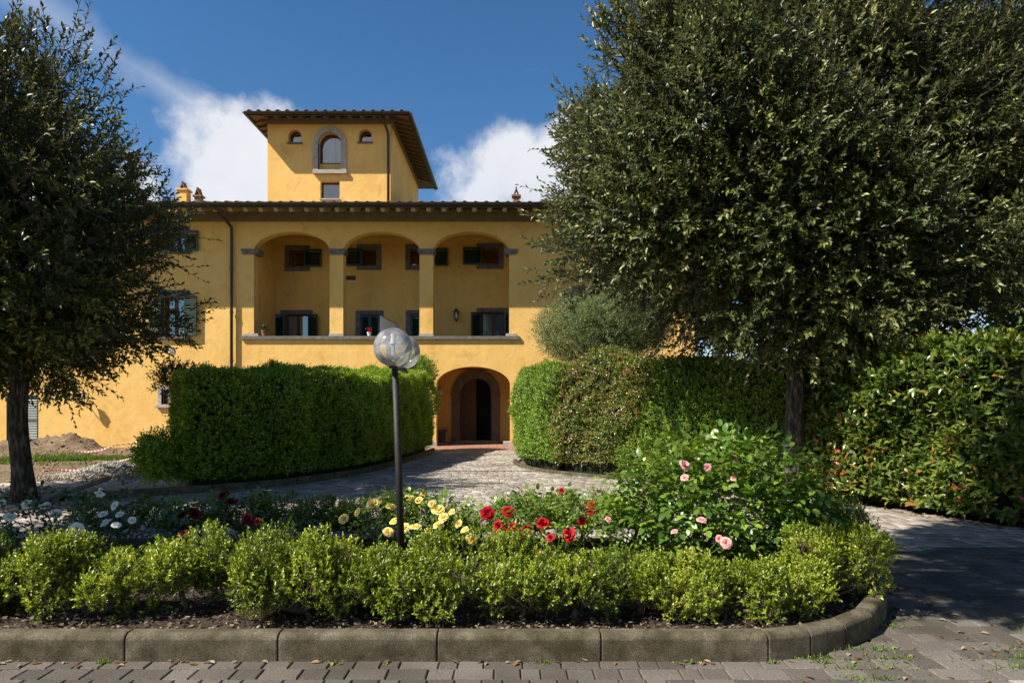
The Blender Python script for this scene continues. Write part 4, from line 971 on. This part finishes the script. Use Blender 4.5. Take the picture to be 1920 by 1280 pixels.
blob_shrub('clipped_bush', (-3.35, 22.5, 2.5), (.9, .9, .9), 3500, .055, .028, M['privet'], 'rounded bright bush at the far end of the dark hedge beside the portico', 'bush', seed=5)
rt, lc, lr = blob_shrub('olive_tree', (2.95, 19.4, 3.55), (2.25, 1.7, 1.45), 15000, .075, .022, M['olive'], 'round grey-green olive tree rising behind the bright hedge', 'tree', sl=.26, nl=8, seed=6, lobes=14, up=.7)
m = MB(); m.tube([(2.9, 19.6, -.1), (2.95, 19.6, 1.2), (2.85, 19.6, 2.2)], [.16, .12, .09], 10)
for q in lc[:8]: m.tube([(2.9, 19.6, 1.9), Vector(q).lerp(Vector((2.9, 19.6, 2.2)), .4)+Vector((0, 0, .1)), Vector(q)], [.07, .05, .02], 6)
m.build('trunk', M['bark'], rt, True)
# loose shrubbery and sapling at the outer end of the left hedge
blob_shrub('laurel_shrub', (-6.3, 12.35, .6), (.45, .45, .65), 1500, .06, .032, M['hedge'], 'loose ragged shrub at the outer end of the dark clipped hedge', 'bush', seed=8, sl=.18)
rt, lc, lr = blob_shrub('laurel_sapling', (-7.0, 14.3, 2.0), (.62, .5, .45), 420, .08, .032, M['laurel'], 'thin young tree with sparse crown before the small barred window', 'tree', seed=9, sl=.22)
m = MB(); m.tube([(-6.65, 14.3, 0), (-6.75, 14.3, .7), (-6.9, 14.3, 1.4), (-6.95, 14.3, 2.0)], [.025, .022, .018, .012], 6)
for q in lc: m.tube([(-6.9, 14.3, 1.4), Vector(q)], [.014, .006], 5)
m.build('trunk', M['bark'], rt, True)
m = MB()
for i in range(12):
    w = 2*PI*i/12; m.tube([(-6.85+.16*math.cos(w), 14.6+.16*math.sin(w), 0), (-7.05+.26*math.cos(w), 14.6+.26*math.sin(w), 1.45)], .004, 3, False)
for z in np.arange(.1, 1.45, .1):
    cx = -6.85-.2*z/1.45; rr = .16+.1*z/1.45; m.tube([(cx+rr*math.cos(2*PI*i/14), 14.6+rr*math.sin(2*PI*i/14), z) for i in range(15)], .004, 3, False)
tag(m.build('wire_tree_guard', M['post']), 'flared wire mesh guard beside the sapling before the ochre wall', 'tree guard')

# ------------------------------------------------------------------ trees
def oak(name, base, trunk_r, trunk_h, c, rad, nclump, nshoot, lf, wd, mat, label, seed, nl=11, sl=.36, lean=(0, 0), fine=False, cl=(.5, 1.0), inner=.25, trim=None):
    r = np.random.default_rng(seed); base = Vector(base); c = np.array(c, float); rad = np.array(rad, float)
    root = empty(name, base); tag(root, label, 'tree')
    top = base+Vector((lean[0], lean[1], trunk_h))
    d = unit(r.normal(size=(nclump, 3))); d /= ((np.abs(d)**3).sum(1)**(1/3))[:, None]; rr = r.uniform(.25, 1, nclump)**.45; cc = c+d*rad*.80*rr[:, None]; cr = r.uniform(*cl, nclump)
    if trim is not None: ok_ = ~((cc[:, 0] < trim[0]) & (cc[:, 2] < trim[1])); cc = cc[ok_]; cr = cr[ok_]; nclump = len(cc)
    m = MB(); tp = []
    for i in range(9):
        t = i/8; p = base.lerp(top, t); p += Vector((.03*math.sin(t*5+seed), .03*math.cos(t*4), 0)); tp.append(p-Vector((0, 0, .1 if i == 0 else 0)))
    m.tube(tp, [trunk_r*(1.35 if i == 0 else 1.1 if i == 1 else 1-.02*i) for i in range(9)], 16)
    tr = m.build('trunk', M['bark'], root, True)
    lm = MB(); cv = Vector(c)
    lm.tube([top-Vector((0, 0, .15)), top.lerp(cv, .5), cv, cv+Vector((0, 0, rad[2]*.6))], [trunk_r*.9, trunk_r*.65, trunk_r*.4, .03], 10)
    for q in cc[:min(nclump, 60)]:
        q = Vector(q); s = top.lerp(cv, random.uniform(.05, .9)); mid = s.lerp(q, .5)+Vector((random.gauss(0, .15), random.gauss(0, .15), -.15)); L = (q-s).length
        lm.tube([s, mid, q], [.03+.014*L, .02+.008*L, .01], 6)
    lm.build('limbs', M['bark'], root, True)
    k = r.integers(0, nclump, nshoot); dd = unit(r.normal(size=(nshoot, 3)))
    B = cc[k]+dd*cr[k][:, None]*(r.uniform(inner, 1, nshoot)**.6)[:, None]
    out = unit((B-c)/rad); dr = dd*.5+out*.75+np.array([0, 0, .3])+r.normal(size=B.shape)*.35; dr = unit(dr)
    keep = (np.einsum('ij,ij->i', dd, out) > -.35) & (B[:, 2] > base.z+trunk_h*.9)
    B, dr = B[keep], dr[keep]
    ln = r.uniform(.6, 1.35, len(B))*sl; longer = r.uniform(size=len(B)) < .10; ln[longer] *= 2.0; kb = r.normal(0, .17, nclump)[k[keep]]
    a = shoots(B, dr, ln, nl, lf, wd, rnd_tip=.5, spread=.75, bias=kb)
    nf = nshoot//2; u = unit(r.normal(size=(nf, 3)))*(r.uniform(0, 1, nf)**.4)[:, None]*.78; q = c+u*rad; q = q[q[:, 2] > base.z+trunk_h+.2]; nf = len(q)  # oversized dark inner leaves added to block light through the crown
    b = (q, unit(r.normal(size=(nf, 3))), unit(r.normal(size=(nf, 3))), r.uniform(1.2, 2.2, nf)*lf, r.uniform(1.4, 2.4, nf)*wd, r.uniform(0, .4, nf))
    a = cat(a, b)
    link('crown', leaf_mesh('crown', *a, fine=fine), mat, root)
    link('twigs', twigs_mesh('twigs', B-dr*.15, B+dr*ln[:, None], .006), M['bark'], root)
    return root
oak('holm_oak', (4.78, 11.7, 0), .17, 2.35, (5.5, 12.4, 5.75), (5.6, 2.8, 4.0), 205, 22000, .125, .055, M['oak'], 'large holm oak with grey-green shoots standing before the photinia hedge', 101, nl=11, lean=(.15, .1), trim=(3.2, 4.2))
oak('holm_oak', (-8.35, 11.6, 0), .165, 2.0, (-9.0, 11.5, 4.6), (3.15, 2.8, 3.05), 120, 13000, .12, .053, M['laurel'], 'dark evergreen oak beside the earth mounds and louvred door', 102, nl=11)
# the next trees of the row, beside and behind the camera: they shade the right of the drive and the white roses
oak('holm_oak', (3.0, .3, 0), .2, 5.0, (.5, 3.3, 8.2), (2.9, 2.6, 2.1), 60, 7000, .17, .08, M['oak'], 'tall holm oak leaning over the front paving, shading the right of the drive', 103, nl=9, lean=(-1.0, 1.2), fine=False)
oak('holm_oak', (-8.7, 4.9, 0), .18, 2.6, (-8.7, 4.9, 5.3), (2.3, 2.2, 2.4), 50, 6000, .17, .08, M['laurel'], 'holm oak left of the rose bed shading the white roses', 104, nl=9, fine=False)

oak('holm_oak', (9.6, 3.2, 0), .18, 2.4, (9.6, 3.2, 5.2), (3.0, 2.6, 2.9), 50, 5000, .17, .08, M['oak'], 'unseen holm oak added to block sky light right of the drive', 105, nl=9, fine=False)  # out-of-view oak added to deepen the shade on the right
oak('holm_oak', (12.5, 13.5, 0), .17, 2.3, (12.0, 13.5, 5.6), (4.0, 3.0, 4.2), 90, 8000, .13, .06, M['oak'], 'holm oak behind the photinia hedge beside the pale garden wall', 106, nl=10)
# ------------------------------------------------------------------ box bushes in the bed
def box_bush(x, y, w, d, z0, z1, seed, mat, label, group, nshoot=1500, stem=True):
    r = np.random.default_rng(seed); root = empty('box_bush', (x, y, .1)); tag(root, label, 'bush', group)
    w = w*1.08; nshoot = int(nshoot*.82); z1 = z1-.09; lobes = 15; c = np.array([x, y, (z0+z1)/2]); R = np.array([w/2, d/2, (z1-z0)/2])
    L0 = r.uniform(-1, 1, (lobes, 3)); L0 /= np.maximum(1, np.linalg.norm(L0, axis=1, keepdims=True)); lc = c+L0*R*np.array([.92, .8, .72]); lr = r.uniform(.26, .46, lobes)*R.mean()*1.1
    k = r.integers(0, lobes, nshoot); dd = unit(r.normal(size=(nshoot, 3)))
    B = lc[k]+dd*lr[k][:, None]*(r.uniform(.3, 1, nshoot)**.45)[:, None]; B[:, 2] = np.maximum(B[:, 2], .14)
    dr = dd*.45+np.array([0, 0, .75])+r.normal(size=B.shape)*.35
    a = shoots(B, dr, r.uniform(.035, .085, nshoot), 8, .027, .016, spread=.75, rnd_tip=.45, bias=r.normal(0, .1)+r.normal(0, .14, lobes)[k])
    link('foliage', leaf_mesh('foliage', *a), mat, root)
    m = MB(); b0 = Vector((x+r.normal()*.04, y-.02, .06)); j = Vector((x, y, z0+.06))
    m.tube([b0, b0.lerp(j, .5)+Vector((r.normal()*.02, 0, 0)), j], [.024, .02, .017], 7)
    for q in lc: q = Vector(q); m.tube([j-Vector((0, 0, .05)), j.lerp(q, .5)+Vector((r.normal()*.03, r.normal()*.03, -.02)), q], [.014, .009, .004], 5)
    m.build('stems', M['boxbark'], root, True)
    link('twigs', twigs_mesh('twigs', B-unit(dr)*.06, B+unit(dr)*.03, .0016), M['boxbark'], root)
LBL = 'loose yellow-green box bush behind the front kerb, %s from its rounded end'; GRP = 'box bushes along the front kerb'
ORD = ['first', 'second', 'third', 'fourth', 'fifth', 'sixth', 'seventh', 'eighth', 'ninth', 'tenth', 'eleventh', 'twelfth', 'thirteenth', 'fourteenth', 'fifteenth', 'sixteenth']
front = [(-40, 300, 1000, 1150, 4.85), (170, 300, 985, 1170, 4.8), (330, 210, 1000, 1095, 4.95), (455, 250, 975, 1130, 5.0), (560, 250, 985, 1175, 4.72), (640, 170, 1010, 1120, 4.9), (720, 190, 1030, 1150, 4.75), (790, 190, 1020, 1165, 4.68),
         (885, 240, 1000, 1085, 4.95), (990, 160, 1040, 1160, 4.7), (1085, 190, 1030, 1150, 4.75), (1190, 150, 1030, 1130, 4.85), (1275, 160, 1030, 1150, 4.75), (1370, 200, 1040, 1175, 4.7), (1460, 190, 1035, 1160, 4.85), (1570, 230, 975, 1160, 5.15)]
for i, (px, wpx, yt, yb, Y) in enumerate(front):
    p = at(px, yt, Y); s = FPX/Y; zt_ = p.z; zb = max(.13, EYE+(HOR-yb)/s)
    box_bush(p.x, Y+.08, wpx/s, .55, zb, zt_, 200+i, M['box'], LBL % ORD[len(front)-1-i], GRP, nshoot=int(1150*max(.8, wpx*(yb-yt)/30000)+500))
back = [(-4.0, 6.95), (-3.3, 7.0), (-2.75, 6.95), (-2.2, 7.0), (-1.55, 7.0), (-.95, 7.02), (-.35, 7.0), (.25, 7.0), (.75, 6.98), (1.3, 7.0)]
for i, (x, y) in enumerate(back):
    box_bush(x, y, .8, .5, .3, [.70, .66, .72, .74, .76, .74, .5, .72, .78, .7][i], 300+i, M['shadebox'] if i < 6 else M['box'], 'box bush along the far kerb of the rose bed, %s from the rounded end' % ORD[len(back)-1-i], 'box bushes along the far kerb', nshoot=1000)  # left bushes stand in tree shade, painted in with a darker leaf
box_bush(2.75, 6.2, .8, .9, .2, .85, 390, M['box'], 'dense box bush at the rounded end of the kerb', 'box bush at the bed end', nshoot=2000)

# ------------------------------------------------------------------ roses
def bloom_mesh(name, mat, seed):
    r = np.random.default_rng(seed); V = []; F = []; R = []
    layers = [(4, .25, 78, .5), (5, .5, 62, .75), (6, .8, 40, .95), (7, 1.0, 27, 1.0)]
    for li, (n, rad, el, sz) in enumerate(layers):
        for i in range(n):
            w = 2*PI*(i+.5*li+r.uniform(-.15, .15))/n; e = math.radians(el+r.uniform(-9, 9)); base = len(V)
            for a in range(4):
                for b in range(4):
                    u = a/3; v = (b/3-.5)*2; half = .62*sz*(.35+.65*math.sin(min(1, u*1.15)*PI*.62))
                    rr = .06+rad*.25*u+.62*sz*u*math.cos(e)*.9; zz = .62*sz*u*math.sin(e)+.1*(1-rad)-(.14*u*u if li > 1 and a == 3 else 0)
                    ang = w+v*half/(max(rr, .18)+.25); q = rr*(1-.1*v*v)
                    V.append((q*math.cos(ang), q*math.sin(ang), zz+.06*v*v*sz+r.normal()*.012)); R.append(min(1, .15+.75*u+r.uniform(-.1, .1)))
            for a in range(3):
                for b in range(3): F.append((base+a*4+b, base+a*4+b+1, base+a*4+b+5, base+a*4+b+4))
    me = npmesh(name, np.array(V), np.array(F), np.array(R), smooth=True); me.materials.append(mat); return me
def rose(name, c, R, nleafshoot, blooms, bmat, lmat, label, lf=.06, bsize=.055, Yb=6.0, seed=1, canes=9, front_shift=.26):
    r = np.random.default_rng(seed); c = Vector(c); root = empty(name, (c.x, c.y, .1)); tag(root, label, 'rose bush')
    cm = MB(); tips = []
    pos = [at(px, py, Yb+dy-front_shift) for px, py, dy in blooms]
    foot = Vector((c.x, c.y, .06))
    for i in range(canes):
        q = c+Vector((r.uniform(-1, 1)*R[0], r.uniform(-1, 1)*R[1], r.uniform(.1, 1)*R[2])); tips.append(q)
    for q in pos+tips:
        s = foot+Vector((r.normal()*.08+(q.x-foot.x)*.45, r.normal()*.05, 0)); cm.tube([s, s.lerp(q, .55)+Vector((r.normal()*.05, r.normal()*.05, .03)), q], [.008, .006, .0035], 5)
    cm.build('canes', M['cane'], root, True)
    # leaves: compound, five leaflets
    n = nleafshoot; u = unit(r.normal(size=(n, 3)))*(r.uniform(.15, 1, n)**.5)[:, None]; B = np.array(c)+u*np.array(R); B[:, 2] = np.maximum(B[:, 2], .16)
    dr = unit(u*np.array([1, 1, .5])+r.normal(size=(n, 3))*.5+np.array([0, 0, .15])); Ls = lf*2.2
    s = unit(np.cross(dr, np.array([0, 0, 1.])+r.normal(size=(n, 3))*.3)); up = np.cross(s, dr)
    P, D, U, LL, Wd, RR = [], [], [], [], [], []
    rn = r.uniform(0, 1, n)
    for t, sd_, sc in ((.35, 1, .75), (.35, -1, .75), (.7, 1, .9), (.7, -1, .9), (1, 0, 1.1)):
        P.append(B+dr*Ls*t); D.append(dr*(.55 if sd_ else 1)+s*sd_*.9+r.normal(size=(n, 3))*.12-np.array([0, 0, .2])); U.append(up+r.normal(size=(n, 3))*.2)
        z = sc*r.uniform(.8, 1.15, n)*lf; LL.append(z); Wd.append(z*.62); RR.append(np.clip(rn+r.uniform(-.15, .15, n), 0, 1))
    link('leaves', leaf_mesh('leaves', np.concatenate(P), np.concatenate(D), np.concatenate(U), np.concatenate(LL), np.concatenate(Wd), np.concatenate(RR), fine=True, fold=.15), lmat, root)
    ms = [bloom_mesh('bloom', bmat, seed*10+k) for k in range(3)]
    for i, q in enumerate(pos):
        o = bpy.data.objects.new('bloom', ms[i % 3]); COL.objects.link(o); o.parent = root
        sc = bsize*r.uniform(.6, 1.2); o.location = q-root.location; o.scale = (sc, sc, sc)
        o.rotation_euler = (math.radians(r.uniform(15, 75)), math.radians(r.uniform(-30, 30)), r.uniform(-.8, .8))
rose('yellow_rose_bush', at(775, 975, 6.75), (.66, .36, .26), 420, [(700, 945, .3), (733, 951, .3), (645, 973, .2), (793, 929, .5), (768, 936, .5), (821, 957, .2), (832, 970, .1), (823, 985, 0), (859, 981, 0), (759, 990, -.1), (779, 990, 0), (728, 998, -.1), (884, 1010, -.2), (786, 938, .4), (672, 960, .1), (810, 945, .2), (848, 960, .1), (740, 978, -.1), (803, 996, -.2), (872, 994, -.1)], M['yellow'], M['rose'], 'rose bush with pale yellow blooms around the lamp post', .05, .074, 6.5, 11)
rose('red_rose_bush', at(1030, 985, 6.2), (.62, .42, .28), 380, [(952, 960, .2), (914, 962, .2), (1018, 982, 0), (1109, 948, .3), (1053, 920, .5), (1068, 1002, -.1), (1033, 1008, -.1), (987, 994, 0), (975, 1010, -.1), (1010, 1040, -.4), (962, 990, .1), (935, 985, .1), (1092, 980, .2), (1108, 960, .2)], M['red'], M['rose'], 'rose bush with bright red blooms between yellow and pink roses', .055, .072, 6.1, 12)
rose('pink_rose_bush', at(1352, 943, 6.0), (.95, .5, .56), 1500, [(1283, 873, .1), (1326, 877, .1), (1284, 896, 0), (1376, 897, 0), (1374, 860, .3), (1265, 997, -.4), (1315, 976, -.4), (1361, 1018, -.5), (1501, 1017, -.4), (1140, 974, .1), (1348, 1010, -.45)], M['pink'], M['rose'], 'tall leafy rose bush with pink blooms at the rounded end of the bed', .08, .062, 6.0, 13, 14, .42)
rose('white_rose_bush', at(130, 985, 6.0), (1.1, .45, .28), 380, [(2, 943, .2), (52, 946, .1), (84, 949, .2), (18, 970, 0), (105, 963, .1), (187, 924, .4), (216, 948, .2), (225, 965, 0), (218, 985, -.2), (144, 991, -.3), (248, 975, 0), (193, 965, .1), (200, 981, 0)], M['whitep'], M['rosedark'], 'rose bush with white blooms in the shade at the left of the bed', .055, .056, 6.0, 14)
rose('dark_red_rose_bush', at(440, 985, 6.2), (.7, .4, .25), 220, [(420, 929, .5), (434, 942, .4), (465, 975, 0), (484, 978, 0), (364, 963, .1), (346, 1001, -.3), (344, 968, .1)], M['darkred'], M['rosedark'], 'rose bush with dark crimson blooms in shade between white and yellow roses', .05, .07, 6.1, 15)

# ------------------------------------------------------------------ globe lamp
def globe_lamp():
    b = at(750, 1050, 6.5); x, Y = -1.0, 6.0
    root = empty('globe_lamp', (x+.02, Y, .08)); tag(root, 'dark lamp post with two clear globes standing among the yellow roses', 'lamp post')
    top = Vector((x-.03, Y, 1.925)); m = MB(); m.tube([(x+.035, Y, .02), (x+.005, Y, 1.0), tuple(top)], [.034, .030, .027], 16); m.lathe([(.0, .1), (.07, .1), (.07, .12), (.045, .14)], (x+.03, Y, 0), 16); m.build('post', M['post'], root, True)
    MB().tube([top+Vector((-.0, -.05, -.01)), top+Vector((.0, 0, .0)), top+Vector((.0, .72, -.0))], .014, 10).build('arm', M['post'], root, True)
    for q, R in ((at(737, 651, Y-.08), .168), (at(756, 660, Y+.75), .168)):
        gl = MB(); gl.lathe([(R*math.sin(t), -R*math.cos(t)) for t in [.22+(PI-.22)*i/22 for i in range(23)]], q, 36); go = gl.build('globe', M['globe'], root, True)
        f = MB(); f.lathe([(.0, -R-.012), (.036, -R-.012), (.038, -R+.006), (.03, -R+.015), (.0, -R+.015)], q, 16); f.build('globe_collar', M['post'], root)
        if q.y > Y: continue
        bl = MB(); bl.lathe([(.0, .075), (.022, .075), (.026, .03), (.02, .028)], q, 12)
        for i in range(4): w = 2*PI*i/4+.4; bl.tube([q+Vector((.012*math.cos(w), .012*math.sin(w), .03)), q+Vector((.012*math.cos(w), .012*math.sin(w), -.07))], .006, 6)
        bl.build('bulb', M['white'], root); MB().tube([q+Vector((0, 0, .07)), q+Vector((0, 0, .12))], .02, 8).build('bulb_holder', M['white'], root)
globe_lamp()

# ------------------------------------------------------------------ litter, moss and weeds on the drive
n = 900; P = np.stack([rng.uniform(1.7, 7, n), rng.uniform(3.7, 10, n), np.full(n, .004)], 1)
e = np.array([np.interp(P[:, 1], [3.7, 5, 8.5, 11], [2.5, 4.2, 6.0, 5.2])]).T[:, 0]
keep = (~inpoly(P[:, 0], P[:, 1], [tuple(p) for p in bed])) & inpoly(P[:, 0], P[:, 1], pave_poly) & ((P[:, 1] < 5.2) | (rng.uniform(size=n) < .15)); P = P[keep]
q = []
for p in PHs:
    for _ in range(14): q.append((p.x+random.gauss(-.12, .12), p.y+random.gauss(-.1, .1), .005))
for _ in range(60): q.append((random.uniform(-3.2, 1.6), 4.28-abs(random.gauss(0, .03)), .006))
P = np.concatenate([P, np.array(q)]); n = len(P); D = rdirs(n); D[:, 2] = np.abs(D[:, 2])*.08; s = rng.uniform(.03, .065, n)
tag(link('fallen_leaves', leaf_mesh('fl', P, D, rdirs(n)*.25+np.array([0, 0, 1]), s, s*.5, rng.uniform(0, 1, n), fine=True), mat_leaf('dry leaf', [(0, (.08, .035, .015)), (.5, (.2, .12, .05)), (1, (.36, .28, .17))], .7, .1, .2)), 'dry brown leaves strewn on the paving right of the kerb', 'leaves', kind='stuff')
pts = []
for _ in range(46):
    cx, cy = random.uniform(1.8, 5.5), random.uniform(3.8, 5.1); k = random.randint(20, 90)
    pts += [(cx+random.gauss(0, .09), round((cy+random.gauss(0, .05)-2.25)/.16)*.16+2.25+random.gauss(0, .028), 0) for _ in range(k)]
for p in list(RHs)[8:]+list(LHs)[8:]:
    pts += [(p.x+random.gauss(-.1 if p.x > 0 else .2, .12), p.y+random.gauss(-.15, .1), 0) for _ in range(16)]
for cx in (-2.55, -1.1, .18, 1.1, 1.62, 1.95):
    pts += [(cx+random.gauss(0, .03), 4.26-abs(random.gauss(0, .012)), 0) for _ in range(26)]
P = np.array(pts); P = P[~inpoly(P[:, 0], P[:, 1], [tuple(p) for p in offset_poly(bed, .02)])]; n = len(P)
D = rdirs(n); D[:, 2] = np.abs(D[:, 2])+.35
tag(link('moss_and_weeds', leaf_mesh('mw', P, D, rdirs(n), rng.uniform(.012, .04, n), .009, rng.uniform(0, 1, n)), M['grass']), 'tufts of moss and weeds in the paving joints', 'weeds', kind='stuff')
# plastered garden wall behind the photinia hedge
gw = empty('garden_wall', (9.6, 12, 0)); tag(gw, 'pale plaster garden wall glimpsed behind the photinia hedge', 'wall')
MB().box(9.5, 9.75, 5.5, 24, -.1, 1.9).build('wall', M['slabconc'], gw); MB().box(9.44, 9.81, 5.45, 24.05, 1.9, 1.97).build('coping', M['stone'], gw)
